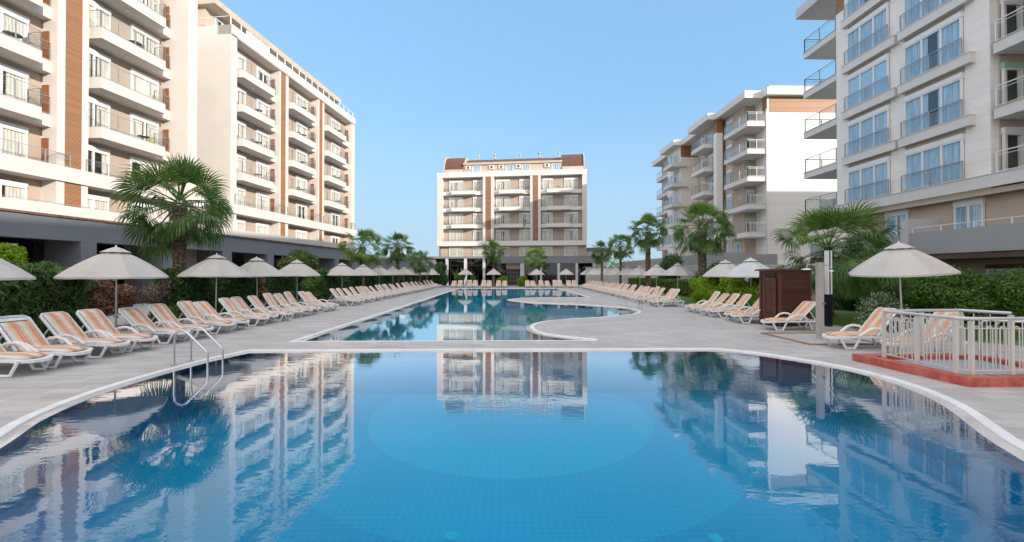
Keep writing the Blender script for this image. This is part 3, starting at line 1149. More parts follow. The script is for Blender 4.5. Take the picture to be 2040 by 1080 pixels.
def hotel_left_near():
    b = thing('hotel_wing', 'tall cream hotel wing nearest on the left with slatted brown strips', 'hotel building', L0, LROT)
    TOP = 23.3
    # body behind the balconies
    m = MB()
    m.box(-2, 9.6, 0, 14, 4.9, TOP)                           # toward the camera, out of the picture
    m.box(9.6, 29.5, 1.27, 14, 4.9, TOP)
    m.box(29.3, 30.05, -1.0, 1.26, 7.2, TOP)                  # end pier
    m.box(29.51, 30.05, 1.26, 14, 4.9, TOP)
    m.build('wall', 'cream', b)
    # piers between bays: cream, slatted strip, cream
    for (a0, a1, c0, c1) in ((15.3, 15.75, 16.45, 16.9), (22.35, 22.72, 23.52, 23.86)):
        m = MB()
        m.box(a0, a1, 0, 1.24, 4.9, TOP); m.box(c0, c1, 0, 1.24, 4.9, TOP); m.box(a1 - .05, c0 + .05, .05, 1.23, 4.9, TOP)
        m.build('pier', 'cream', b)
        m = MB(); m.box(a1 + .003, c0 - .003, -.012, .046, 4.95, 22.4)
        m.build('wood_panel', 'louvre', b)
    bay(b, 9.6, 15.3, 10.2, 14.3, [(9.9, 1.7), (12.7, 1.9)], FL, 22.5)
    bay(b, 16.9, 22.35, 17.3, 21.4, [(17.0, 1.8), (19.6, 2.1)], FL, 22.5)
    bay(b, 23.86, 29.28, 24.15, 28.15, [(23.95, 1.75), (27.0, 1.85)], FL, 22.5)
    m = MB(); m.box(-2, 29.28, -.14, 1.26, 22.5, TOP); m.box(-2, 29.28, -.11, 1.2, 22.42, 22.498)
    m.build('cornice', 'cream', b)
    m = MB(); m.box(-2, 29.28, -.16, 1.24, 7.2, 7.42); m.box(-2, 29.28, -.16, -.04, 7.42, 8.02); m.box(29.28, 33.9, -.16, .4, 7.2, 8.02)
    o = m.build('ledge', 'cream', b)
    for (r0, r1) in ((9.7, 22.9), (23.7, 29.2)):
        rail_mb([(r0, -.1), (r1, -.1)], 8.02, .72).build('railing', ['rail_grey', 'rail_glass'], o)
    m = MB(); m.box(-2, 29.5, -.16, -.04, 5.26, 5.84); m.box(-2, 29.5, -.04, .98, 4.95, 5.1)
    o = m.build('parapet', 'cream', b)
    m = MB(); m.tube([(-2, -.1, 5.93), (33.9, -.1, 5.93)], .015, 4)
    for i in range(24): m.box(-1 + i * 1.4, -.98 + i * 1.4, -.12, -.08, 5.84, 5.92)
    m.build('handrail', 'rail_grey', o)
    return b


def hotel_left_far():
    b = thing('hotel_wing', 'cream hotel wing beyond the gap on the left with a tan roof storey', 'hotel building', LM @ Vector((34.3, 0, 0)), LROT)
    TOP, U = 23.3, 34.3
    g = lambda u: u - U
    m = MB()
    m.box(0, g(55.4), 1.27, 14, 4.9, TOP)
    m.box(0, g(34.95), 0, 1.27, 4.9, TOP); m.box(g(54.6), g(55.4), 0, 1.27, 4.9, TOP)
    m.build('wall', 'cream', b)
    for (a0, a1, c0, c1) in ((40.35, 40.55, 41.25, 41.7), (46.95, 47.15, 47.75, 48.15)):
        m = MB()
        m.box(g(a0), g(a1), 0, 1.24, 4.9, TOP); m.box(g(c0), g(c1), 0, 1.24, 4.9, TOP); m.box(g(a1) - .05, g(c0) + .05, .05, 1.23, 4.9, TOP)
        m.build('pier', 'cream', b)
        m = MB(); m.box(g(a1) + .003, g(c0) - .003, -.012, .046, 4.95, 22.4)
        m.build('wood_panel', 'board', b)
    bay(b, g(34.95), g(40.35), g(35.1), g(39.1), [(g(35.1), 1.9), (g(38.4), 1.65)], FL, 22.5)
    bay(b, g(41.7), g(46.95), g(41.75), g(45.75), [(g(41.8), 1.1), (g(44.3), 1.9)], FL, 22.5)
    bay(b, g(48.15), g(54.6), g(48.2), g(52.4), [(g(48.3), 1.1), (g(51.2), 2.0)], FL, 22.5)
    m = MB(); m.box(0, g(55.4), -.14, 1.26, 22.5, TOP); m.box(g(34.95), g(54.6), -.10, 1.25, 22.42, 22.498)
    o = m.build('cornice', 'cream', b)
    r = MB()
    for i in range(19):
        u = .1 + i * 1.15
        if u < 21: r.box(u - .03, u + .03, .1, .16, TOP, TOP + .75)
    r.tube([(0, .13, TOP + .75), (21, .13, TOP + .75)], .025, 4); r.box(.1, 20.9, .122, .138, TOP + .08, TOP + .6, 1)
    r.tube([(0.03, .13, TOP + .75), (0.03, 3, TOP + .75)], .025, 4)
    r.build('railing', ['pvc', 'rail_glass'], o)
    m = MB(); m.box(-.4, g(55.4), -.16, 1.24, 7.2, 7.42); m.box(-.4, g(56.0), -.16, -.04, 7.42, 8.02)
    o = m.build('ledge', 'cream', b)
    for (r0, r1) in ((.4, g(41.1)), (g(41.5), g(47.5)), (g(47.9), g(55.6))):
        rail_mb([(r0, -.1), (r1, -.1)], 8.02, .9).build('railing', ['rail_grey', 'rail_glass'], o)
    m = MB(); m.box(-4.8, g(55.4), -.16, -.04, 5.26, 5.84); m.box(-4.8, g(55.4), -.04, .98, 4.95, 5.1)
    m.build('parapet', 'cream', b)
    # roof storey
    m = MB()
    m.box(.6, g(53.6), 3.0, 12, TOP, TOP + 2.1, 0)
    m.build('penthouse_wall', 'taupe_light', b)
    for i in range(9):
        window(b, 1.5 + i * 2.1, 3.0, TOP + .1, 1.5, 1.6, 2, box=0, style=3, pane='pane_blue')
    m = MB()
    m.prism([(.2, 1.75), (g(55.0), 1.75), (g(55.0), 12), (.2, 12)], TOP + 2.1, TOP + 2.6)
    m.build('roof', 'roof_tan', b)
    m = MB(); m.box(3.2, 4.6, 1.2, 1.3, TOP + .02, TOP + 1.5); m.box(4.7, 6.1, 1.2, 1.3, TOP + .02, TOP + 1.5)
    m.build('screen_panel', 'pvc', b)
    return b


def arcade():
    """grey ground-floor arcade under both left wings"""
    b = thing('restaurant_arcade', 'long dark grey ground floor arcade with wide openings under the left hotel wings', 'arcade', L0, LROT)
    cols = [(-4, 6.0), (14.0, 14.9), (23.35, 24.15), (28.2, 29.2), (33.3, 34.2), (38.4, 39.3), (50.2, 51.1), (54.4, 55.2)]
    m = MB()
    m.box(-4, 55.2, -.25, .35, 3.88, 5.12)
    m.box(-4, 55.2, .35, 12, 4.5, 4.88)
    for a, c in cols: m.box(a, c, -.25, .349, 0, 3.879)
    for a, c in cols: m.box(a + .02, c, .351, 2.2, 0, 4.49)
    m.build('wall', 'grey_wall', b)
    m = MB()
    for i in range(50):
        u = -4 + i * 1.19
        m.box(u, u + 1.16, -.40 + .02 * (i % 2), -.1, 5.125 + .01 * (i % 3), 5.255)
    m.build('eave', 'eave_tile', b)
    m = MB(); m.box(-4, 55, 4.4, 4.7, 0, 4.45); m.box(15.0, 20.2, 1.6, 1.9, 0, 4.4); m.box(31.0, 33.2, 2.0, 2.3, 0, 4.4)
    m.build('back_wall', 'taupe', b)
    for a, c in ((15.2, 23.1), (24.4, 28.0), (39.6, 50.0)):
        m = MB()
        m.box(a, c, 2.6, 2.66, 0.05, 3.95)
        o = m.build('glazing', 'dark_glass', b)
        m = MB()
        k = int((c - a) / 1.3) + 1
        for i in range(k + 1):
            u = a + (c - a) * i / k
            m.box(u - .03, u + .03, 2.55, 2.59, .05, 3.95)
        m.box(a, c, 2.55, 2.59, 2.6, 2.66)
        m.build('frame', 'black_metal', o)
        m = MB(); m.box(a, c, 2.7, 2.9, 0, 4.0); m.build('interior', 'dark_brown', o)
    m = MB(); m.tube([(21.1, .8, 3.35), (21.1, .8, 3.6)], [.05, .19], 14); m.tube([(21.1, .8, 3.1), (21.1, .8, 3.35)], [.12, .19], 14)
    m.build('wall_lamp', 'lamp_glass', b, smooth=True)
    return b


hotel_left_near()
hotel_left_far()
arcade()

fls = {7.2: 'first', 10.16: 'second', 13.16: 'third', 16.16: 'fourth', 19.16: 'fifth'}
for (u, zf, colr) in ((27.2, 10.16, 1), (26.6, 16.16, 0), (20.6, 13.16, 0), (19.3, 16.16, 0), (21.0, 19.16, 2)):
    side = 'right of the slatted strip' if u > 23 else 'left of the slatted strip'
    table_set(LM, u, .15, zf + .4, 'round dark table, %s floor, nearest left wing, %s' % (fls[zf], side))
    chair_at(LM, u + .75, .2, zf + .4, R(80), 'chair, %s floor, nearest left wing, %s' % (fls[zf], side), {0: 'chair_grey', 1: 'yellow_cloth', 2: 'red_cloth'}[colr])
for bi, (u, nm) in enumerate(((37.6, 'nearest'), (44.3, 'middle'), (51.4, 'farthest'))):
    for zf in (10.16, 13.16, 16.16, 19.16):
        if (bi, zf) in ((0, 19.16), (2, 16.16)): continue
        table_set(LM, u, .1, zf + .4, 'round dark table, %s floor, %s balcony column of the second left wing' % (fls[zf], nm))
        if (bi + int(zf)) % 2: chair_at(LM, u - .8, .25, zf + .4, R(-90), 'grey chair, %s floor, %s balcony column of the second left wing' % (fls[zf], nm))


# ------------------------------------------------------------------ far hotel block
def far_hotel():
    c0 = Vector((1.42, 70.66, 0))                       # foot of the facade straight ahead (picture column 1020)
    rot = -BR
    b = thing('hotel_block', 'cream hotel block at the far pool end with a curved brown roof', 'hotel building', c0, rot)
    def U(px):                                          # column of the picture -> metres along the facade
        t = (px - 1020) / 800.0
        z = 70.7 / (1 + .11 * t)
        return t * z / .994
    TOP = 20.2
    e0, e1 = U(870.7), U(1169.3)
    a = [U(p) for p in (881, 961.7, 967, 978, 983.8, 1056, 1061.2, 1071.9, 1077.3, 1160)]
    m = MB()
    m.box(e0, e1, 1.27, 13, 0, 19.4)
    m.box(e0, a[0], 0, 1.268, 7.0, 19.3); m.box(a[9], e1, 0, 1.268, 7.0, 19.3)
    m.build('wall', 'cream', b)
    for i, j in ((1, 4), (5, 8)):
        m = MB()
        m.box(a[i], a[i + 1], 0, 1.24, 7.83, 19.28); m.box(a[i + 2], a[j], 0, 1.24, 7.83, 19.28)
        m.box(a[i + 1] - .04, a[i + 2] + .04, .05, 1.23, 7.83, 19.28)
        m.build('pier', 'cream', b)
        m = MB(); m.box(a[i + 1] + .003, a[i + 2] - .003, -.012, .046, 7.85, 19.28)
        m.build('wood_panel', 'board_far', b)
    m = MB(); m.box(e0, e1, -.02, 1.26, 19.3, TOP)
    m.build('cornice', 'white_wall', b)
    m = MB(); m.box(e0, e1, -.02, 1.26, 7.0, 7.3); m.box(e0, e1, -.02, .12, 7.3, 7.83)
    o = m.build('ledge', 'white_wall', b)
    rail_mb([(a[0], .05), (a[9], .05)], 7.83, .8, step=1.4).build('railing', ['rail_grey', 'rail_glass'], o)
    def px2(z): return U(860 + z / 5.144)
    bays = [(a[0], a[1], px2(205), px2(445), [(px2(165), px2(305)), (px2(412), px2(518))]),
            (a[4], a[5], px2(690), px2(940), [(px2(650), px2(790)), (px2(892), px2(1000))]),
            (a[8], a[9], px2(1180), px2(1425), [(px2(1134), px2(1240)), (px2(1358), px2(1500))])]
    for (u0, u1, p0, p1, drs) in bays:
        m = MB(); m.box(u0 + .001, u1 - .001, 1.0, 1.25, 7.3, 19.28); m.build('back_wall', 'taupe', b)
        for z in (10.16, 13.16, 16.16):
            balcony(b, u0 + .002, u1 - .002, p0, p1, z, back=.998, rh=.95, mat='white_wall')
        for z in (7.2, 10.16, 13.16, 16.16):
            for d0, d1 in drs: window(b, d0, 1.0, z + .42, d1 - d0, 2.05, 2, box=.28, style=random.choice([0, 0, 1, 1]))
    # first floor, set back under the frame
    m = MB(); m.box(e0 + .4, e1 - .3, 0.9, 1.25, 5.1, 6.99); m.build('back_wall', 'taupe_light', b)
    for d0, d1 in [d for y in bays for d in y[4]]: window(b, d0, .9, 5.15, d1 - d0, 1.5, 2, box=.2, style=random.choice([0, 0, 1, 1]))
    m = MB()
    m.tube([(e0 + .3, .15, 6.0), (e1 - .2, .15, 6.0)], .025, 4); m.box(e0 + .3, e1 - .2, .142, .158, 5.15, 5.9, 1)
    m.build('railing', ['rail_grey', 'rail_glass'], b)
    # roof storey and curved roof
    r0, r1 = U(884), U(1163)
    prof = [(.55, TOP), (.6, TOP + .75), (.85, TOP + 1.6), (1.4, TOP + 2.5), (2.3, TOP + 3.2), (3.6, TOP + 3.6), (6, TOP + 3.75), (10, TOP + 3.6), (12, TOP)]
    m = MB()
    for (x0, x1) in ((r0, U(922)), (U(1119), r1), (r0 + .3, r1 - .3)):
        full = x0 == r0 + .3
        pr = [(v + 1.5, z - .05) if full else (v, z) for v, z in prof[:6]] + prof[6:]
        k = len(m.v); n = len(pr)
        m.v += [(x0, v, z) for v, z in pr] + [(x1, v, z) for v, z in pr]
        for i in range(n - 1): m.f.append((k + i, k + n + i, k + n + i + 1, k + i + 1)); m.m.append(0)
        m.f.append(tuple(k + i for i in range(n))); m.m.append(1); m.f.append(tuple(k + n + i for i in reversed(range(n)))); m.m.append(1)
    m.build('roof', ['roof_brown', 'roof_tan'], b)
    for x in (r0 - .18, r1 + .02):
        m = MB()
        k = len(m.v); n = len(prof)
        pr = [(v - .12, z + .22) for v, z in prof]
        m.v += [(x, v, z) for v, z in pr] + [(x + .16, v, z) for v, z in pr]
        for i in range(n - 1): m.f.append((k + i, k + n + i, k + n + i + 1, k + i + 1)); m.m.append(0)
        m.f.append(tuple(k + i for i in range(n))); m.m.append(0); m.f.append(tuple(k + n + i for i in reversed(range(n)))); m.m.append(0)
        m.build('gable_rim', 'roof_tan', b)
    MB().box(r0, U(921), .40, .54, TOP, TOP + .62).build('eave', 'roof_tan', b)
    MB().box(U(1120), r1, .40, .54, TOP, TOP + .62).build('eave', 'roof_tan', b)
    m = MB(); m.box(U(922), U(1119), .75, 3.5, TOP, TOP + 1.42, 0); m.box(U(921), U(1120), .45, 3.4, TOP + 1.422, TOP + 1.78, 1)
    m.build('dormer', ['taupe_light', 'roof_tan'], b)
    for x0, x1 in ((402, 495), (752, 858), (918, 1003), (1228, 1328)):
        window(b, px2(x0), .75, TOP + .08, px2(x1) - px2(x0), 1.2, 2, box=0, style=1, pane='pane_blue')
    for x in (365, 607, 707, 885, 1182):
        m = MB(); ux = px2(x)
        m.box(ux - .42, ux + .42, .50, .749, TOP + .62, TOP + 1.25, 0)
        m.tube([(ux, .499, TOP + .93), (ux, .47, TOP + .93)], .24, 14, 1); m.tube([(ux, .469, TOP + .93), (ux, .45, TOP + .93)], .06, 8, 0)
        m.build('air_conditioner', ['pvc', 'black_metal'], b)
    for x, w, h in ((430, .15, .45), (606, .26, .55), (880, .18, .45), (1093, .28, .6), (1308, .16, .5)):
        m = MB(); ux = px2(x)
        m.tube([(ux, 5, TOP + 3.6), (ux, 5, TOP + 3.8 + h)], w * .6, 10); m.tube([(ux, 5, TOP + 3.83 + h), (ux, 5, TOP + 4.02 + h)], [w * 1.2, w * .5], 10)
        m.tube([(ux, 5, TOP + 3.75 + h), (ux, 5, TOP + 3.84 + h)], w * 1.2, 10)
        m.build('chimney', 'roof_tan', b, smooth=True)
    # ground-floor pavilion in front
    p = thing('restaurant_pavilion', 'low grey glass fronted pavilion at the foot of the far hotel block', 'pavilion', c0, rot)
    m = MB()
    m.box(U(1000), U(1187), -.7, 1.2, 3.88, 5.12); m.box(U(700), U(1000) - .002, -.7, 1.2, 4.75, 5.12)
    m.box(U(700), U(868), -.3, 1.0, 2.2, 4.749)
    m.build('roof', 'grey_wall', p)
    m = MB()
    for x0, x1, zt in ((889.5, 894.2, 4.74), (926, 931, 4.74), (963, 967.5, 4.74), (1037, 1045, 3.87), (1076, 1080, 3.87), (1110, 1115.5, 3.87), (1146, 1151, 3.87), (1180, 1186, 3.87)):
        m.box(U(x0), U(x1), -.68, -.2, 0, zt)
    m.build('column', 'grey_light', p)
    m = MB(); m.box(U(870), U(1008), .3, .36, .05, 4.74); m.box(U(1038), U(1186), .3, .36, .05, 3.87)
    g = m.build('glazing', 'dark_glass', p)
    m = MB(); m.box(U(870), U(1186), .45, .9, 0, 4.7); m.build('interior', 'dark_inside', g)
    m = MB(); m.box(U(870), U(1008), .2, .29, 3.5, 3.62); m.box(U(870), U(1008), .2, .29, 2.7, 2.76)
    for i in range(22): u = U(870) + i * 1.25; m.box(u, u + .05, .22, .29, .05, 3.85)
    m.build('frame', 'black_metal', g)
    m = MB(); m.box(U(1008), U(1038), .2, .44, 2.95, 4.74); m.build('wall', 'taupe', p)
    m = MB(); m.box(U(1010.5), U(1036), .22, .28, 0, 2.94, 0)
    for i in range(5):
        u = U(1010.5) + (U(1036) - U(1010.5)) * i / 4
        m.box(u - .03, u + .03, .17, .219, 0, 2.94, 1)
    for z in (.05, .8, 1.55, 2.3, 2.9): m.box(U(1010.5), U(1036), .175, .218, z - .025, z + .025, 1)
    m.build('door', ['dark_inside', 'grey_wall'], p)
    return U, Matrix.Translation(c0) @ Matrix.Rotation(rot, 4, 'Z')


UF, FM = far_hotel()
for k, (px, z) in enumerate(((1050, 16.16), (1112, 16.16), (1045, 10.3))):
    table_set(FM, UF(px), .1, z + .4, ['round dark table on the top middle balcony of the far hotel block', 'round dark table on the top right balcony of the far hotel block', 'round dark table on the lowest middle balcony of the far hotel block'][k])

# low wings beside the far block
b = thing('service_building', 'plain grey low building behind the palms between the left wings and the far block', 'building', (-19.5, 76, 0), -BR)
MB().box(-6, 9, 0, 8, 0, 4.6).build('wall', 'grey_wall', b)
MB().box(-2, .6, -.3, 1, 4.0, 6.1).build('stair_head', 'white_wall', b)
MB().box(-6.2, 9.2, -.2, 8.2, 4.602, 4.8).build('roof', 'grey_light', b)
b = thing('service_building', 'low building with white box on its roof just right of the far block', 'building', (15.6, 73, 0), -BR)
MB().box(-.5, 3.2, 0, 6, 0, 6.2).build('wall', 'white_wall', b)
MB().box(-.7, 3.4, -.2, 6.2, 6.202, 6.8).build('roof', 'grey_wall', b)
b = thing('garden_wall', 'long pale wall behind the right hedge beside the far palms', 'wall', (17.2, 62, 0), 0)
MB().box(-4.5, 3.5, 0, .25, 0, 3.0).build('wall', 'grey_light', b)
MB().box(-4.6, 3.6, -.05, .3, 3.002, 3.12).build('coping', 'grey_wall', b)


# ------------------------------------------------------------------ right-hand blocks
def glass_rail(parent, path, z0, h=1.0, glass='rail_glass_blue', metal='rail_grey', step=1.3, name='railing'):
    mb = MB(parent_off(parent))
    P = [Vector(p) for p in path]
    for a, b in zip(P[:-1], P[1:]):
        L = (b - a).length
        d = (b - a) / L
        k = max(1, round(L / step))
        for i in range(k + 1):
            q = a + d * (L * i / k)
            mb.box(q.x - .022, q.x + .022, q.y - .022, q.y + .022, z0, z0 + h, 0)
        mb.tube([(a.x, a.y, z0 + h), (b.x, b.y, z0 + h)], .03, 6, 0)
        mb.tube([(a.x, a.y, z0 + h * .84), (b.x, b.y, z0 + h * .84)], .015, 4, 0)
        mb.tube([(a.x, a.y, z0 + .06), (b.x, b.y, z0 + .06)], .015, 4, 0)
        n = Vector((-d.y, d.x)) * .006
        e = d * .03
        q = [(a + e - n), (b - e - n), (b - e + n), (a + e + n)]
        mb.prism([(v.x, v.y) for v in q], z0 + .09, z0 + h * .80, 1)
    return mb.build(name, [metal, glass], parent)


OFF = {}


def parent_off(p):
    while p is not None and p.name not in OFF: p = p.parent
    return OFF.get(p.name, (0, 0, 0)) if p is not None else (0, 0, 0)


def wwin(b, x, y_far, y_near, z, h, n=2, box=.28, boxmat='pvc', style=None, pane='pane_blue'):
    """window in a wall that faces the pool (-x): local x runs toward the camera"""
    ox, oy, oz = OFF[b.name]
    return window(b, x - ox, y_far - oy, z - oz, y_far - y_near, h, n, rz=R(-90), box=box, boxmat=boxmat, style=style, pane=pane)


def cwin(b, x0, x1, y, z, h, n=1, box=.28, boxmat='pvc', style=None, pane='pane_glass'):
    ox, oy, oz = OFF[b.name]
    return window(b, x0 - ox, y - oy, z - oz, x1 - x0, h, n, box=box, boxmat=boxmat, style=style, pane=pane)


def block_right_near():
    o0 = (22.46, 26.6, 0)
    b = thing('apartment_block', 'pale grey apartment block nearest on the right, blue tinted windows and glass corner balconies', 'apartment building', o0)
    OFF[b.name] = o0
    X = 22.46
    m = MB(o0)
    m.box(X, 38, 18.05, 26.6, 5.95, 21.2); m.box(26.0, 38, 11.5, 18.05, 5.95, 21.2); m.box(X, 38, -46, 11.5, 5.95, 21.2)
    m.build('wall', 'siding', b)
    MB(o0).box(X - .012, X + .5, 25.95, 26.612, 19.5, 21.19).build('wood_panel', 'board', b)
    m = MB(o0); m.box(22.0, 38.6, -46, 26.6, 21.202, 21.9); m.box(22.0, 32, 26.6, 29.75, 21.202, 21.9)
    m.build('roof', 'grey_light', b)
    m = MB(o0); m.box(23.0, 37.9, -46, 26.5, 0, 5.94); m.build('lower_wall', 'taupe_light', b)
    m = MB(o0); m.box(X, 38, 26.6, 26.64, 5.70, 5.948); m.box(X, X + .25, 11.5, 26.6, 5.70, 5.948); m.build('beam', 'taupe_light', b)
    # recess side wall toward the camera: tan with a door on every floor
    m = MB(o0); m.box(X + .4, 26, 18.0, 18.048, 5.96, 21.1); m.build('recess_wall', 'taupe_light', b)
    # bands and windows
    C = [(25.6, 22.85, 25.85, 22.3), (21.9, 19.1, 22.1, 18.62)]
    lv = [6.1, 9.1, 12.1, 15.1, 18.1]
    for i, z in enumerate(lv):
        for k, (yf, yn, sf, sn) in enumerate(C):
            wwin(b, X, yf, yn, z + .5, 2.0, 3, box=.26, style=4 if (k == 0 and i == 2) else random.choice([0, 0, 0, 1]))
            if not (i == 0):
                m = MB(o0); m.box(X - .30, X - .002, sn, sf, z, z + .48); m.box(X - .33, X - .002, sn - .02, sf + .02, z + .482, z + .52)
                s = m.build('sill_band', 'white_wall', b)
            glass_rail(b, [(X - .22, yf + .1), (X - .22, yn - .1)], z + .52, .86)
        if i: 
            # darker flat strip stands in for the shade under the band above each window
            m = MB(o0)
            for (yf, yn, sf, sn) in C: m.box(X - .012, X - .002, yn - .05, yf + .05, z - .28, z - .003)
            m.build('recess_shade', 'taupe', b)
        # far corner balcony
        m = MB(o0)
        m.box(X - .02, 30, 26.62, 29.55, z, z + .18, 0); m.box(X - .02, X + .1, 26.62, 29.55, z + .18, z + .42, 0); m.box(X + .1, 30, 29.43, 29.55, z + .18, z + .42, 0)
        m.box(X - .05, X + .12, 26.62, 29.58, z + .422, z + .45, 1)
        bl = m.build('balcony', ['white_wall', 'taupe_light'], b)
        glass_rail(bl, [(X + .04, 26.7), (X + .04, 29.49), (30, 29.49)], z + .45, 1.0, glass='rail_glass')
        # balcony in the recess nearer the camera
        m = MB(o0)
        m.box(X, 26, 11.5, 17.92, z, z + .18); m.box(X, X + .12, 11.5, 17.92, z + .18, z + .5); m.box(X - .03, X + .15, 11.5, 17.95, z + .502, z + .53, 1)
        bl = m.build('balcony', ['white_wall', 'taupe_light'], b)
        glass_rail(bl, [(X + .05, 17.85), (X + .05, 11.6)], z + .53, .95, metal='pvc', glass='rail_glass')
        cwin(b, X + .45, X + 1.35, 18.0, z + .2, 2.15, 1, box=.28, boxmat='green_box' if i in (1, 4) else 'pvc', style=3)
    m = MB(o0); m.box(X - .14, X - .002, 11.5, 26.62, 6.0, 6.58); m.box(X - .17, X - .002, 11.5, 26.64, 6.582, 6.62)
    m.build('ledge', 'white_wall', b)
    # terrace with grey parapet over the ground floor
    m = MB(o0)
    m.box(21.3, 23.0, -12, 27.5, 2.9, 3.1, 1); m.box(21.25, 21.40, -12, 20.65, 3.0, 4.12); m.box(21.30, 21.45, 21.0, 27.5, 3.0, 4.05)
    m.box(21.15, 23.0, 20.651, 20.999, 2.95, 4.9, 2)
    m.build('terrace_parapet', ['grey_parapet', 'dark_brown', 'grey_light'], b)
    m = MB(o0)
    m.tube([(21.33, -12, 4.38), (21.33, 20.6, 4.38)], .022, 6); m.tube([(21.38, 21.1, 4.34), (21.38, 27.4, 4.34)], .022, 6)
    for i in range(24): m.box(21.31, 21.35, -11 + i * 1.37, -10.96 + i * 1.37, 4.06, 4.37)
    m.build('handrail', 'pvc', b)
    wwin(b, 23.0, 23.6, 22.3, 3.12, 2.35, 2, box=.3, style=1)
    wwin(b, 23.0, 19.95, 18.7, 3.12, 2.3, 2, box=.3, style=0)
    m = MB(o0); m.box(21.25, 23.0, -12, 27.5, 2.72, 2.898); m.build('beam', 'dark_brown', b)
    for y in (8, 14.5, 17.0, 24.5):
        wwin(b, 23.0, y + 1.6, y, .05, 2.2, 2, box=.2, boxmat='dark_brown', style=4)
    m = MB(o0); m.box(24.4, 25.2, 27.2, 28.0, 6.55, 7.5); m.build('air_conditioner', 'pvc', b)
    return b


block_right_near()
bx = thing('storage_box', 'pale box standing on the lowest glass corner balcony of the right block', 'box', (23.3, 28.0, 6.28))
MB().box(-.4, .4, -.5, .5, 0, .95).build('body', 'grey_light', bx)
MB().box(-.42, .42, -.52, .52, .952, 1.0).build('lid', 'pvc', bx)


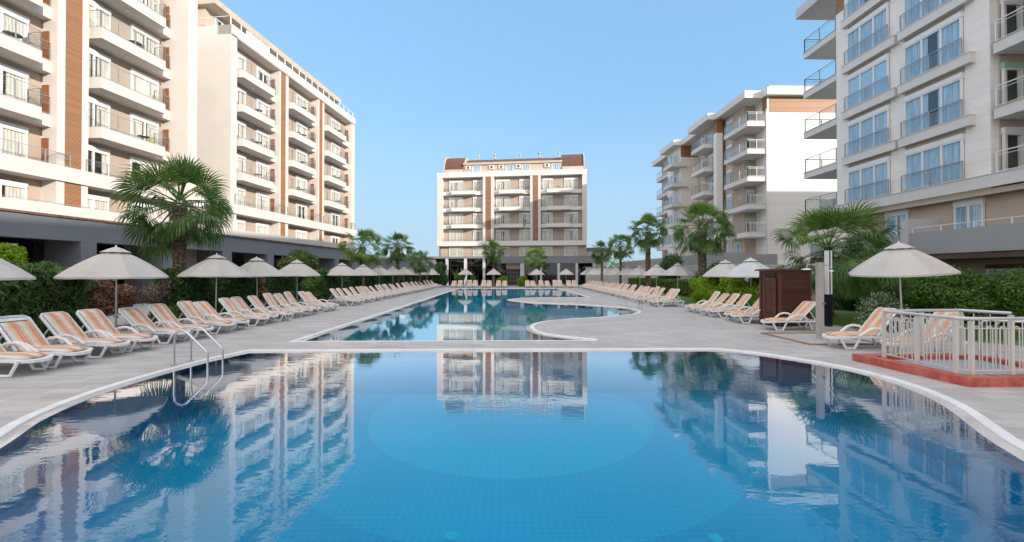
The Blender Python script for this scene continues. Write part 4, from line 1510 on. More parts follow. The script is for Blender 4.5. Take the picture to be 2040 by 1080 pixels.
def block_right_far():
    o0 = (26.4, 43.0, 0)
    b = thing('apartment_block', 'stepped pale apartment block on the right with a sunlit blank end wall and wood band', 'apartment building', o0)
    OFF[b.name] = o0
    lv = [6.05, 9.07, 12.07, 15.07, 18.07]
    m = MB(o0)
    m.box(28.9, 44, 43.0, 49.4, 0, 21.3); m.box(28.6, 28.9, 43.02, 43.75, 0, 21.28)
    m.build('end_wall', 'siding', b)
    m = MB(o0)
    m.box(29.2, 44, 49.4, 71.5, 0, 21.3); m.box(27.6, 29.2, 45.5, 49.4, 0, 21.29); m.box(27.25, 29.2, 50.1, 55, 0, 21.29)
    m.box(28.35, 29.2, 64.7, 71.5, 0, 21.29)
    m.build('tan_wall', 'taupe_light', b)
    MB(o0).box(26.6, 29.2, 59.8, 64.7, 0, 21.29).build('wall', 'siding', b)
    MB(o0).box(26.45, 27.25, 49.4, 50.1, 5, 19.6).build('pier', 'siding', b)
    for q in ((28.88, 44, 42.985, 42.999, 19.6, 21.29), (28.588, 28.62, 43.0, 43.77, 19.6, 21.27), (26.59, 29.2, 59.785, 59.799, 19.6, 21.28), (26.5, 27.25, 49.42, 50.1, 19.602, 21.29)):
        MB(o0).box(*q).build('wood_panel', 'board', b)
    m = MB(o0)
    m.prism([(26.35, 43.3), (28.25, 43.3), (28.25, 42.4), (44.4, 42.4), (44.4, 49.45), (26.35, 49.45)], 21.302, 22.1)
    m.box(25.4, 44.4, 49.452, 54.9, 21.302, 22.1); m.box(26.6, 44.4, 54.902, 59.4, 21.302, 22.1)
    m.box(25.35, 44.4, 59.402, 64.7, 21.302, 22.1); m.box(26.6, 44.4, 64.702, 71.6, 21.302, 22.1)
    m.build('roof', 'white_wall', b)
    m = MB(o0); m.box(29.0, 44, 43.2, 60, 22.102, 22.65); m.build('roof_parapet', 'roof_tan', b)
    for i, z in enumerate(lv):
        gl = 'rail_glass_blue' if i >= 3 else 'rail_glass'
        for (x0, x1, y0, y1) in ((26.4, 29.19, 42.95, 47.6), (25.4, 27.24, 50.5, 53.9), (25.0, 26.59, 59.3, 62.4), (26.9, 28.34, 65.2, 70.2)):
            m = MB(o0)
            y0b = y0 if x1 > 29 else y0
            if x1 > 29: m.prism([(x0, y0), (28.59, y0), (28.59, 43.77), (x1, 43.77), (x1, 45.49), (27.59, 45.49), (27.59, y1), (x0, y1)], z, z + .18)
            elif x0 == 25.0: m.prism([(x0, y0), (x1 + .9, y0), (x1 + .9, 59.78), (x1, 59.78), (x1, y1), (x0, y1)], z, z + .18)
            else: m.box(x0, x1, y0, y1, z, z + .18)
            xe = 28.55 if x1 > 29 else x1
            m.strip([(x0 + .001, y1), (x0 + .001, y0), (xe, y0)], z + .18, z + .52, .12)
            m.strip([(x0 - .02, y1), (x0 - .02, y0 - .02), (xe, y0 - .02)], z + .522, z + .55, .15, 1)
            bl = m.build('balcony', ['white_wall', 'taupe_light'], b)
            glass_rail(bl, [(x0 + .06, y1 - .05), (x0 + .06, y0 + .06)], z + .55, 1.0, glass=gl)
            glass_rail(bl, [(x0 + .06, y0 + .06), (xe - .1, y0 + .06)], z + .55, 1.0, glass='rail_glass', metal='pvc')
        cwin(b, 27.75, 28.75, 45.5, z + .2, 2.1, 2, box=.3, boxmat='green_box' if i % 2 == 0 else 'pvc')
        wwin(b, 29.2, 45.4, 44.1, z + .2, 2.1, 2, box=.3)
        wwin(b, 27.6, 48.9, 47.75, z + .6, 1.75, 2, box=.3)
        wwin(b, 27.25, 52.6, 51.0, z + .2, 2.1, 2, box=.3, boxmat='green_box' if i in (2, 4) else 'pvc')
        wwin(b, 27.25, 54.4, 53.6, z + .6, 1.6, 1, box=.3)
        wwin(b, 26.6, 62.0, 60.4, z + .2, 2.1, 2, box=.3, boxmat='green_box' if i == 3 else 'pvc')
        wwin(b, 26.6, 64.3, 63.3, z + .6, 1.6, 1, box=.3)
        wwin(b, 28.35, 69.5, 67.5, z + .2, 2.1, 2, box=.3)
    for x, y in ((27.6, 47.0), (27.6, 48.8)):
        wwin(b, x, y, y - .9, 4.1, 1.6, 1, box=.2, boxmat='green_box', style=0)
    m = MB(o0)
    m.tube([(28.45, 42.9, 19.9), (28.45, 42.9, 4.2)], .06, 6); m.build('downpipe', 'silver', b)
    t = thing('terrace_podium', 'low grey terrace podium in front of the far right apartment block', 'terrace', (20.9, 39, 0))
    oo = (20.9, 39, 0)
    m = MB(oo)
    m.prism([(20.9, 39), (24.3, 39), (26.6, 42.0), (40, 42.0), (40, 72), (20.9, 72)], 0, 3.0)
    m.build('base', 'grey_light', t)
    m = MB(oo); m.strip([(20.9, 72), (20.9, 39), (24.3, 39), (26.6, 42.0), (29, 42.0)], 3.002, 4.12, .15); m.build('parapet', 'grey_parapet', t)
    m = MB(oo); m.box(21.6, 23.6, 38.92, 38.99, .1, 2.3); m.build('door', 'dark_brown', t)
    return b


block_right_far()
# the block whose roof shades the foot of the sunlit end wall; it stands outside the picture to the right
b = thing('apartment_block', 'plain apartment block behind the first one on the right, outside the photo', 'apartment building', (58, 10, 0))
MB().box(-16, 22, -12, 10, 0, 19.4).build('wall', 'siding', b)
MB().box(-16.4, 22.4, -12.4, 10.4, 19.402, 20.0).build('roof', 'grey_light', b)


# ------------------------------------------------------------------ sun loungers
def ordw(n):
    o = ['', 'first', 'second', 'third', 'fourth', 'fifth', 'sixth', 'seventh', 'eighth', 'ninth', 'tenth', 'eleventh', 'twelfth', 'thirteenth', 'fourteenth', 'fifteenth', 'sixteenth',
         'seventeenth', 'eighteenth', 'nineteenth', 'twentieth', 'twenty-first', 'twenty-second', 'twenty-third', 'twenty-fourth', 'twenty-fifth', 'twenty-sixth', 'twenty-seventh',
         'twenty-eighth', 'twenty-ninth', 'thirtieth', 'thirty-first', 'thirty-second', 'thirty-third', 'thirty-fourth']
    return o[n]


def make_lounger(ang, slip=0.0):
    """foot end toward +x, origin under the middle"""
    t = thing('sun_lounger', 'x', 'sun lounger')
    zs = .36
    # seat frame with a rounded foot
    m = MB()
    k = 14
    half = .33
    out = [(-.95, -half), (.62, -half)] + [(.62 + .36 * math.sin(math.pi * i / k) ** 1.0 * 1.0, -half * math.cos(math.pi * i / k)) for i in range(1, k)] + [(.62, half), (-.95, half)]
    inn = [(-.88, -half + .07), (.60, -half + .07)] + [(.60 + .28 * math.sin(math.pi * i / k), -(half - .07) * math.cos(math.pi * i / k)) for i in range(1, k)] + [(.60, half - .07), (-.88, half - .07)]
    n = len(out)
    base = len(m.v)
    def droop(x): return -.05 * max(0, (x - .55)) / .4
    for lp, z in ((out, zs - .055), (out, zs), (inn, zs), (inn, zs - .055)):
        m.v += [(x, y, z + droop(x)) for x, y in lp]
    for r in range(4):
        r2 = (r + 1) % 4
        for i in range(n):
            j = (i + 1) % n
            m.f.append((base + r * n + i, base + r * n + j, base + r2 * n + j, base + r2 * n + i)); m.m.append(0)
    for x in [-.8 + i * .105 for i in range(14)]: m.box(x, x + .085, -.27, .27, zs - .04, zs - .02)
    m.build('frame', 'plastic', t)
    # legs: open V shapes
    for s in (-1, 1):
        y = s * .29
        for (a, b_, c, d) in ((.80, .64, .42, .26), (-.50, -.64, -.80, -.93)):
            m = MB()
            m.tube([(a, y, zs - .03), (b_, y, .03), (c, y, .03), (d, y, zs - .03)], .026, 6, flat=1.3)
            m.build('leg', 'plastic', t, smooth=True)
        m = MB()
        m.tube([(-.42, s * .33, zs - .01), (-.36, s * .35, .46), (-.24, s * .36, .545), (-.05, s * .36, .565), (.10, s * .355, .52), (.22, s * .34, .43), (.32, s * .33, zs - .01)], .03, 7, flat=1.2)
        m.build('armrest', 'plastic', t, smooth=True)
    # backrest frame
    hx, hz = -.18, zs + .01
    L = .86
    dx, dz = -math.cos(ang), math.sin(ang)
    nx, nz = dz, -dx                       # facing the sitter: +x and up
    m = MB()
    def bp(s_, y, o=0): return (hx + dx * s_ + nx * o, y, hz + dz * s_ + nz * o)
    ring = [(0, -.30), (L - .06, -.30), (L, -.24), (L + .01, 0), (L, .24), (L - .06, .30), (0, .30)]
    m.tube([bp(s_, y) for s_, y in ring], .028, 6, flat=1.2)
    for i in range(8):
        s_ = .06 + i * .1
        a, b_, c, d = bp(s_, -.28, .0), bp(s_, .28, .0), bp(s_ + .075, .28, .0), bp(s_ + .075, -.28, .0)
        e = [(p[0] - nx * .012, p[1], p[2] - nz * .012) for p in (a, b_, c, d)]
        for q in ((a, b_, c, d), tuple(reversed(e)), (a, d, e[3], e[0]), (b_, a, e[0], e[1]), (c, b_, e[1], e[2]), (d, c, e[2], e[3])): m.poly(q)
    m.build('backrest', 'plastic', t, smooth=True)
    m = MB()
    for s in (-1, 1):
        m.tube([bp(.5, s * .25, -.02), (-.80, s * .25, zs - .02)], .018, 6)
    m.tube([bp(.5, -.25, -.02), bp(.5, .25, -.02)], .014, 6)
    m.build('back_support', 'plastic', t, smooth=True)
    # cushion: bent pad with stripes along its length
    prof = []
    for i in range(9):
        s_ = (L * .97 - slip) * (1 - i / 8)
        prof.append((hx + dx * s_ + nx * .02, hz + dz * s_ + nz * .02, nx, nz))
    for i in range(1, 10):
        x = hx + .03 + (.80 - hx) * i / 9
        prof.append((x, zs + .004 + droop(x), 0, 1))
    m = MB(); ww = 10; hw = .265; th = .055
    grid = []
    for i, (x, z, ax, az) in enumerate(prof):
        row = []
        e = 1.0
        if i >= len(prof) - 2: e = .90 if i == len(prof) - 2 else .72
        for j in range(ww + 1):
            v = -1 + 2 * j / ww
            t_ = th * (1 - abs(v) ** 6 * .7) * (1.0 if 0 < i < len(prof) - 1 else .55) * (1 + .12 * math.sin(i * 1.9 + j))
            row.append((x + ax * t_, hw * v * e, z + az * t_))
        grid.append(row)
    for i in range(len(prof) - 1):
        for j in range(ww):
            m.poly([grid[i][j], grid[i + 1][j], grid[i + 1][j + 1], grid[i][j + 1]], 0, [(j / ww, i / 18), (j / ww, (i + 1) / 18), ((j + 1) / ww, (i + 1) / 18), ((j + 1) / ww, i / 18)])
    for i in range(len(prof) - 1):
        for j, u in ((0, 0.02), (ww, .98)):
            p, q = prof[i], prof[i + 1]
            y0, y1 = grid[i][j][1], grid[i + 1][j][1]
            A, B = (p[0], y0, p[1]), (q[0], y1, q[1])
            m.poly([A, B, grid[i + 1][j], grid[i][j]] if j else [B, A, grid[i][j], grid[i + 1][j]], 0, [(u, 0)] * 4)
    for i in (0, len(prof) - 1):
        p = prof[i]
        for j in range(ww):
            m.poly([(p[0], grid[i][j][1], p[1]), (p[0], grid[i][j + 1][1], p[1]), grid[i][j + 1], grid[i][j]], 0, [(j / ww, 0), ((j + 1) / ww, 0), ((j + 1) / ww, 0), (j / ww, 0)])
    me = m.mesh('cushion', 'cushion_stripes')
    me.polygons.foreach_set('use_smooth', [True] * len(me.polygons))
    # join shared corners so it shades as one pad
    bm = bmesh.new(); bm.from_mesh(me); bmesh.ops.remove_doubles(bm, verts=bm.verts, dist=.0005); bmesh.ops.recalc_face_normals(bm, faces=bm.faces); bm.to_mesh(me); bm.free()
    link('cushion', me, t)
    return t


protos = [make_lounger(R(a), sl) for a, sl in ((52, 0), (46, .02), (58, 0), (53, .13))]
ptrees = [tree_of(p) for p in protos]
used = [False] * 4


def lounger(x, y, rz, label, group, v=None):
    v = random.choice([0, 0, 0, 1, 1, 2, 3]) if v is None else v
    rz += random.uniform(-.05, .05)
    x += random.uniform(-.09, .09)
    if not used[v]:
        used[v] = True
        o = protos[v]; o.location = (x, y, 0); o.rotation_euler = (0, 0, rz); o['label'] = label
    else:
        o = dup(protos[v], ptrees[v], (x, y, 0), rz, label)
    o['group'] = group
    return o


LN = [8.25, 8.98, 9.98, 10.72, 11.95, 12.68, 13.85, 14.6, 15.8, 16.55, 17.4, 18.55, 19.35, 20.15, 21.6, 22.4]
for i, y in enumerate(LN):
    lounger(-10.15, y, 0, 'striped white lounger, %s from the near end of the left row before its gap' % ordw(i + 1), 'loungers in the near part of the left row', (0, 3, 0, 0)[i] if i < 4 else None)
LP = [25.7, 27.9, 30.0, 32.2, 34.3, 36.4, 38.5, 40.7, 42.9, 45.1, 47.3, 49.6, 52.0, 54.4, 56.9, 59.5]
k = 0
for y in LP:
    for d in (0, .74):
        k += 1
        lounger(-10.2, y + d, 0, 'striped white lounger, %s beyond the gap in the left row' % ordw(k), 'loungers in the far part of the left row')
k = 0
for i in range(15):
    y = 24.6 + i * 2.32
    for d in (0, .76):
        k += 1
        x = 10.0 + (y - 24.6) / 34 * 1.8
        lounger(x, y + d, R(180), 'striped white lounger, %s from the near end of the long right row' % ordw(k), 'loungers in the long right row')
for i, (x, y) in enumerate([(10.35, 16.25), (10.4, 17.0), (10.5, 18.3), (10.5, 19.05), (10.6, 20.3), (10.65, 21.05)]):
    lounger(x, y, R(180 - 4), 'striped white lounger, %s away from the wooden cabin toward the long right row' % ordw(i + 1), 'loungers in three pairs beside the cabin')
lounger(10.2, 14.25, R(180 - 3), 'single striped lounger drawn up in front of the wooden cabin', 'single loungers by the cabin', 1)
lounger(9.75, 10.75, R(180), 'striped lounger beside the shower tray, left of the fenced corner', 'loungers beside the fence', 0)
lounger(10.35, 9.75, R(180 + 3), 'striped lounger seen through the railings of the fenced corner', 'loungers beside the fence', 0)
for i, x in enumerate([-7.2, -6.4, -5.05, -4.2, -3.0, -2.15, -.86, 0.02, 3.43, 4.2, 5.46, 6.3, 7.4, 8.2, 9.5, 10.3]):
    lounger(x, 58.2, R(-90), 'striped lounger facing the photo at the far pool end, %s from the left' % ordw(i + 1), 'loungers across the far end of the pool')


def side_table(x, y, label):
    t = thing('side_table', label, 'side table', (x, y, 0), 0, 'white side tables at the far end')
    MB().box(-.25, .25, -.25, .25, .42, .46).build('table_top', 'plastic', t)
    for a in (-.2, .2):
        for b_ in (-.2, .2): MB().box(a - .025, a + .025, b_ - .025, b_ + .025, 0, .418).build('leg', 'plastic', t)


side_table(-5.73, 58.2, 'white side table between the second and third far end loungers')
side_table(4.85, 58.2, 'white side table between the first two pairs right of the door')
side_table(8.85, 58.2, 'white side table between the last two pairs at the far end')


# ------------------------------------------------------------------ parasols
def make_umbrella(cmat):
    t = thing('parasol', 'x', 'parasol')
    m = MB()
    Rr, NR, seg = 1.24, 8, 6
    prof = [(.20, 2.66), (.45, 2.53), (.75, 2.33), (1.0, 2.14), (Rr, 1.93)]
    rows = []
    for r, z in prof:
        row = []
        for i in range(NR * seg):
            w = 2 * math.pi * i / (NR * seg)
            f = (i % seg) / seg
            sag = math.sin(math.pi * f)
            rr = r * (1 - .075 * sag)
            row.append((rr * math.cos(w), rr * math.sin(w), z - .035 * sag * r + (.03 * sag if r == Rr else 0)))
        rows.append(row)
    base = len(m.v)
    for row in rows: m.v += row
    q = NR * seg
    for a in range(len(rows) - 1):
        for i in range(q):
            j = (i + 1) % q
            m.f.append((base + a * q + i, base + (a + 1) * q + i, base + (a + 1) * q + j, base + a * q + j)); m.m.append(0)
    # short hem
    hem = len(m.v)
    m.v += [(x * 1.002, y * 1.002, z - .05) for x, y, z in rows[-1]]
    for i in range(q):
        j = (i + 1) % q
        m.f.append((base + (len(rows) - 1) * q + i, hem + i, hem + j, base + (len(rows) - 1) * q + j)); m.m.append(0)
    o = m.build('canopy', cmat, t)
    md = o.modifiers.new('thick', 'SOLIDIFY'); md.thickness = .006
    m = MB()
    top = []
    for r, z in ((.02, 2.80), (.18, 2.74), (.36, 2.64)):
        top.append([(r * (1 - (.12 * math.sin(math.pi * (i % seg) / seg))) * math.cos(2 * math.pi * i / q), r * (1 - (.12 * math.sin(math.pi * (i % seg) / seg))) * math.sin(2 * math.pi * i / q), z + .012 * math.sin(math.pi * (i % seg) / seg)) for i in range(q)])
    b0 = len(m.v)
    for row in top: m.v += row
    for a in range(2):
        for i in range(q):
            j = (i + 1) % q
            m.f.append((b0 + a * q + i, b0 + (a + 1) * q + i, b0 + (a + 1) * q + j, b0 + a * q + j)); m.m.append(0)
    m.f.append(tuple(b0 + i for i in range(q))); m.m.append(0)
    o = m.build('vent', cmat, t)
    md = o.modifiers.new('thick', 'SOLIDIFY'); md.thickness = .006
    m = MB(); m.tube([(0, 0, .05), (0, 0, 2.78)], .024, 10); m.build('pole', 'pole_alu', t, smooth=True)
    m = MB(); m.tube([(0, 0, 2.79), (0, 0, 2.86)], [.03, .018], 8); m.build('finial', 'pvc', t, smooth=True)
    m = MB()
    for i in range(NR):
        w = 2 * math.pi * i / NR
        c, s = math.cos(w), math.sin(w)
        m.tube([(.04 * c, .04 * s, 2.70), (.75 * c, .75 * s, 2.29), (1.22 * c, 1.22 * s, 1.91)], .009, 5)
        m.tube([(.04 * c, .04 * s, 2.05), (.62 * c, .62 * s, 2.36)], .008, 5)
    m.tube([(0, 0, 2.0), (0, 0, 2.1)], .045, 8)
    m.build('rib_frame', 'pole_alu', t)
    m = MB(); m.tube([(0, 0, 0), (0, 0, .07)], [.30, .27], 20); m.tube([(0, 0, .07), (0, 0, .3)], .04, 10); m.build('base', 'grey_light', t)
    return t


U0, U1 = make_umbrella('canvas'), make_umbrella('canvas_white')
UT = {0: tree_of(U0), 1: tree_of(U1)}
uused = {0: False, 1: False}


def parasol(x, y, label, group, v=0, tilt=0, s=1.0):
    p = (U0, U1)[v]
    if not uused[v]:
        uused[v] = True
        o = p; o.location = (x, y, 0); o['label'] = label
    else:
        o = dup(p, UT[v], (x, y, 0), 0, label)
    o.rotation_euler = (random.uniform(-.012, .012), tilt + random.uniform(-.012, .012), random.uniform(0, .78))
    if s != 1: o.scale = (s, s, s)
    o['group'] = group


LU = [(-10, 8.9), (232, 12.2), (430, 16.7), (513, 19.7), (592, 23.4), (681, 29.7), (723, 34.2), (756, 38.7), (783, 43.3), (805, 47.8), (819, 51.5), (835, 55.5), (849, 59.3), (861, 63), (869, 66)]
for i, (px, y) in enumerate(LU):
    x = -12.0 if i == 0 else at_y(px, y)
    parasol(x, y, 'cream parasol, %s from the near end behind the left row' % ordw(i + 1), 'parasols behind the left row')
RU = [(1797, 12.6, 0, .07), (1497, 20.0, 1, .03), (1447, 23.1, 0, .05), (1350, 29.7, 0, .0), (1308, 35.0, 0, 0), (1275, 39.6, 0, 0), (1249, 44.2, 0, 0), (1227, 48.5, 0, 0), (1210, 52.5, 0, 0), (1196, 56, 0, 0), (1184, 60, 0, 0), (1170, 63.5, 0, 0)]
for i, (px, y, v, tl) in enumerate(RU):
    parasol(at_y(px, y), y, ('white' if v else 'cream') + ' parasol, %s from the near end behind the right rows' % ordw(i + 1), 'parasols behind the right rows', v, -tl, 1.07 if i == 0 else 1)
for i, (px, y) in enumerate(((927.4, 61.5), (983.5, 60.5), (1069.5, 60.5), (1127.5, 61.0))):
    parasol(at_y(px, y), y, 'cream parasol behind the far end loungers, %s from the left' % ordw(i + 1), 'parasols across the far end')


# ------------------------------------------------------------------ palms
def fan_leaf(V, Q, base, dirv, petiole, rad, droop, nseg=30, spread=R(150), w0=.028, twist=0.0, segs=4, split=.45):
    """one fan palm leaf: a stalk and a pleated fan of narrow blades with hanging tips"""
    d = Vector(dirv).normalized()
    side = d.cross(Vector((0, 0, 1)))
    side = side.normalized() if side.length > 1e-3 else Vector((1, 0, 0))
    side = (side * math.cos(twist) + side.cross(d) * math.sin(twist)).normalized()
    nrm = side.cross(d).normalized()
    B = Vector(base)
    # stalk, sagging a little
    h = B + d * petiole + Vector((0, 0, -petiole * .10 * (1 + droop)))
    def quad(a, b, c, e):
        k = len(V); V.extend([tuple(a), tuple(b), tuple(c), tuple(e)]); Q.append((k, k + 1, k + 2, k + 3))
    mid = (B + h) / 2 + Vector((0, 0, petiole * .04))
    for a, b_, wa, wb in ((B, mid, .028, .020), (mid, h, .020, .014)):
        quad(a - side * wa, a + side * wa, b_ + side * wb, b_ - side * wb)
        quad(a - nrm * wa, a + nrm * wa, b_ + nrm * wb, b_ - nrm * wb)
    dd = (h - mid).normalized()
    for i in range(nseg):
        t = (i + .5) / nseg * 2 - 1
        th = t * spread
        L = rad * (1 - .25 * abs(t) ** 2) * random.uniform(.92, 1.06)
        u = (dd * math.cos(th) + side * math.sin(th)).normalized()
        cup = nrm * (.22 * math.cos(th * .5))
        u = (u + cup * .35).normalized()
        wv = u.cross(nrm).normalized()
        pleat = nrm * (.010 if i % 2 else -.010)
        prev = h + u * .02
        pw = .006
        stiff = random.uniform(.8, 1.25)
        for s in range(segs):
            f = (s + 1) / segs
            k = min(.97, max(0.0, (f - split * .75) / (1.05 - split * .75)) ** 1.15 * droop * stiff)
            dr = (u * (1 - k) + Vector((0, 0, -1)) * k).normalized()
            cur = prev + dr * (L / segs)
            if s < 2: cur = cur + pleat * .5
            wd = (L * 2 * spread / nseg * .5 * f) if f <= split else w0 * (1 - (f - split) / (1 - split)) + .003
            wd = min(wd, w0)
            quad(prev - wv * pw, prev + wv * pw, cur + wv * wd, cur - wv * wd)
            prev, pw = cur, wd


def crown_mesh(name, nleaf, rad, petiole, mats, seed, low=-55, high=80, nseg=30, w0=.03, segs=6, skirt=8):
    random.seed(seed)
    V, Q, mi = [], [], []
    for i in range(nleaf):
        f = i / nleaf
        el = R(high + (low - high) * f ** .85 + random.uniform(-13, 13))
        az = i * 2.39996 + random.uniform(-.35, .35)
        d = (math.cos(az) * math.cos(el), math.sin(az) * math.cos(el), math.sin(el))
        q0 = len(Q)
        young = max(0.0, 1 - f / .28)
        fan_leaf(V, Q, (d[0] * .10, d[1] * .10, .15 - f * .35), d, petiole * random.uniform(.7, 1.2) * (1 - .35 * young), rad * random.uniform(.85, 1.12) * (1 - .15 * young),
                 (.25 + .8 * min(1, f * 1.6)) * random.uniform(.85, 1.1), nseg, R(random.uniform(60, 75) if young > .5 else random.uniform(85, 120)), w0, random.uniform(-.9, .9), segs, split=.48)
        mi += [1 if (f < .34 and random.random() < .8) or random.random() < .08 else 0] * (len(Q) - q0)
    for i in range(skirt):
        az = i * 2.4 + random.uniform(-.3, .3); el = R(random.uniform(-66, -42))
        d = (math.cos(az) * math.cos(el), math.sin(az) * math.cos(el), math.sin(el))
        q0 = len(Q)
        fan_leaf(V, Q, (d[0] * .12, d[1] * .12, -.15), d, petiole * .6, rad * .95, 1.0, nseg, R(75), w0, random.uniform(-.4, .4), segs, split=.48)
        mi += [0] * (len(Q) - q0)
    return npmesh(name, V, Q, mats, mi)


G2, G3 = ['palm_leaf', 'palm_leaf_pale'], ['palm_leaf_pale', 'palm_leaf_pale']
CR = {
    'big': crown_mesh('crown', 31, 1.0, .92, G2, 3, low=-46, high=86, nseg=30, w0=.027, skirt=7),
    'young': crown_mesh('crown', 27, 1.2, 1.45, G2, 9, low=-38, high=86, nseg=40, w0=.026, skirt=5),
    'mid': crown_mesh('crown', 38, .98, 1.1, G2, 8, low=-45, high=84, nseg=26, w0=.034, skirt=13),
    'mid2': crown_mesh('crown', 36, .98, 1.15, G2, 12, low=-45, high=84, nseg=26, w0=.034, skirt=13),
    'pale': crown_mesh('crown', 30, .98, 1.1, G3, 15, low=-45, high=84, nseg=26, w0=.034, skirt=9),
}
random.seed(11)


def palm(px, y, hc, crown, scale, label, tr=.17, rz=0.0, lean=(0, 0)):
    x = at_y(px, y)
    t = thing('palm_tree', label, 'palm tree', (x, y, 0), 0, 'fan palms around the pool')
    m = MB()
    pts, rr = [], []
    n = 26
    for i in range(n + 1):
        f = i / n
        pts.append((lean[0] * (1 - f) ** 2, lean[1] * (1 - f) ** 2, -0.05 + (hc - .1) * f))
        rr.append(tr * (1.35 - .45 * min(1, f * 5) + (.18 * max(0, f - .75) / .25)) * (1 + (.06 if i % 2 else -.05)))
    m.tube(pts, rr, 14)
    m.build('trunk', 'palm_trunk', t, smooth=True)
    c = link('crown', CR[crown], t, (0, 0, hc), rz)
    c.scale = (scale, scale, scale)
    return t


palm(357, 17.0, 5.0, 'big', 1.24, 'large fan palm behind the third parasol on the left, nearest of all the palms', .24, .4)
palm(722, 36.0, 4.55, 'pale', 1.0, 'sunlit yellow green fan palm at the far end of the left wings', .26, 1.2)
palm(792, 44.0, 5.1, 'mid', .98, 'fan palm with a slim bare trunk between the left wings and the far block', .22, 2.0)
palm(836, 52.0, 3.7, 'mid2', .92, 'shorter fan palm left of the far block, over the last left parasols', .16, .3)
palm(983.5, 62.3, 5.6, 'mid', 1.06, 'fan palm in front of the far block left of its door', .22, 2.6)
palm(1067, 62.5, 4.6, 'mid2', 1.0, 'fan palm in front of the far block right of its door', .17, 1.9)
palm(1199, 50.0, 4.9, 'mid', .82, 'small fan palm just right of the far block, first of the right palms', .16, .9)
palm(1236, 44.5, 5.2, 'mid2', .86, 'fan palm between the far block and the tall slim right palm', .16, 2.2)
palm(1291, 39.0, 6.25, 'mid', 1.02, 'tall fan palm with a patterned bare trunk at the end of the far right block', .27, 3.0)
palm(1399, 28.5, 5.45, 'mid2', 1.14, 'broad fan palm in front of the stepped right block', .31, .5)
palm(1650, 18.6, 3.2, 'young', 1.12, 'low young fan palm spreading its leaves behind the wooden cabin and shower', .2, 1.0)

# ------------------------------------------------------------------ hedges and shrubs, left
hedge('cypress_hedge', 'green clipped cypress hedge at the left edge behind the nearest loungers', 'hedge', (-13.35, 10.1, 0), 0, 1.1, 4.9, 2.12, 26000, .085, 'cypress_leaf', rough=.14)
bush('brown_shrub', 'small olive brown shrub at the end of the nearest cypress hedge', 'shrub', (-13.5, 12.9, 0), [(0, 0, 1.3, .35), (.2, .2, 1.6, .3), (-.1, .3, 1.0, .35), (.3, -.1, 1.1, .3)], 2600, .075, 'olive_leaf')
bush('dry_cypress', 'dried out rust brown cypress behind the second left parasol', 'shrub', (-14.2, 14.6, 0), [(0, 0, .9, .5), (.5, .2, 1.3, .35), (-.4, .3, 1.35, .35), (.2, -.3, 1.65, .28), (-.2, -.5, .7, .4), (0, .7, 1.1, .4)], 6500, .07, 'dry_leaf')
bush('dry_shrub', 'leafless grey brown shrub right of the rust brown cypress', 'shrub', (-13.6, 15.9, 0), [(0, 0, 1.2, .45), (.2, .4, 1.5, .35), (-.1, .6, 1.0, .45)], 2600, .06, 'greybrown_leaf')
bush('flower_bush', 'low bush with rust coloured flowers behind the left loungers', 'shrub', (-12.9, 15.4, 0), [(0, 0, .4, .4), (.1, .5, .45, .35)], 2600, .06, 'shrub_leaf', extra=[('dry_leaf', 900, .05)])
hedge('cypress_hedge', 'tall dark cypress hedge right of the big palm, behind the third parasol', 'hedge', (-13.35, 19.0, 0), 0, 1.1, 5.4, 2.08, 24000, .09, 'hedge_leaf', rough=.10)
bush('red_shrub', 'dark red leaved shrub between two cypress hedges on the left', 'shrub', (-12.75, 21.3, 0), [(0, 0, .5, .35), (0, 0, 1.1, .3), (0, 0, 1.6, .25)], 1500, .07, 'dry_leaf')
hedge('cypress_hedge', 'short dark cypress hedge left of the gate', 'hedge', (-13.35, 23.3, 0), 0, 1.1, 3.0, 2.1, 11000, .10, 'hedge_leaf', rough=.10)
bush('leafy_shrub', 'light green leafy shrub spilling beside the gate', 'shrub', (-13.2, 27.7, 0), [(0, 0, .6, .55), (0, -.5, 1.1, .5), (.1, .3, 1.5, .45), (0, -.2, .3, .5)], 5000, .09, 'shrub_leaf')
hedge('cypress_hedge', 'long dark cypress hedge from the gate toward the far end of the left row', 'hedge', (-13.3, 38.5, 0), 0, 1.1, 20.5, 2.15, 34000, .13, 'hedge_leaf', rough=.12)
hedge('cypress_hedge', 'last dark cypress hedge at the far left corner of the deck', 'hedge', (-13.2, 57.2, 0), 0, 1.1, 16.0, 2.3, 18000, .16, 'hedge_leaf', rough=.12)
bush('pruned_tree', 'small cloud pruned tree showing above the hedge at the left edge', 'tree', (-15.0, 12.2, 0), [(0, 0, 2.62, .30), (.25, .1, 2.38, .33), (-.4, 0, 2.3, .35), (.1, .3, 2.65, .25)], 5500, .06, 'lime_leaf', trunk=.05)
bush('bougainvillea', 'bougainvillea tree with magenta blossom before the grey arcade', 'tree', (-14.6, 28.3, 0), [(0, 0, 2.4, .8), (.4, .9, 2.8, .75), (-.3, 1.2, 3.1, .7), (0, -.8, 2.6, .6), (.2, 2.0, 2.3, .6)], 11000, .11, 'shrub_leaf', trunk=.07, extra=[('magenta_petal', 1500, .10)])
g = thing('garden_gate', 'low dark metal gate in the gap between the left hedges', 'gate', (-13.3, 25.7, 0))
MB().box(-.03, .03, -.8, .75, .15, 1.3).build('gate_leaf', 'black_metal', g)
for y in (-.85, .8): MB().box(-.04, .04, y - .04, y + .04, 0, 1.45).build('post', 'black_metal', g)
bush('dark_tree', 'dark leafy tree at the left foot of the far block', 'tree', (at_y(874, 64), 64, 0), [(0, 0, 2.0, 1.2), (.3, .2, 3.0, .9), (-.7, 0, 1.4, 1.0), (.6, 0, 1.2, 1.0)], 8000, .17, 'hedge_leaf', trunk=.1)
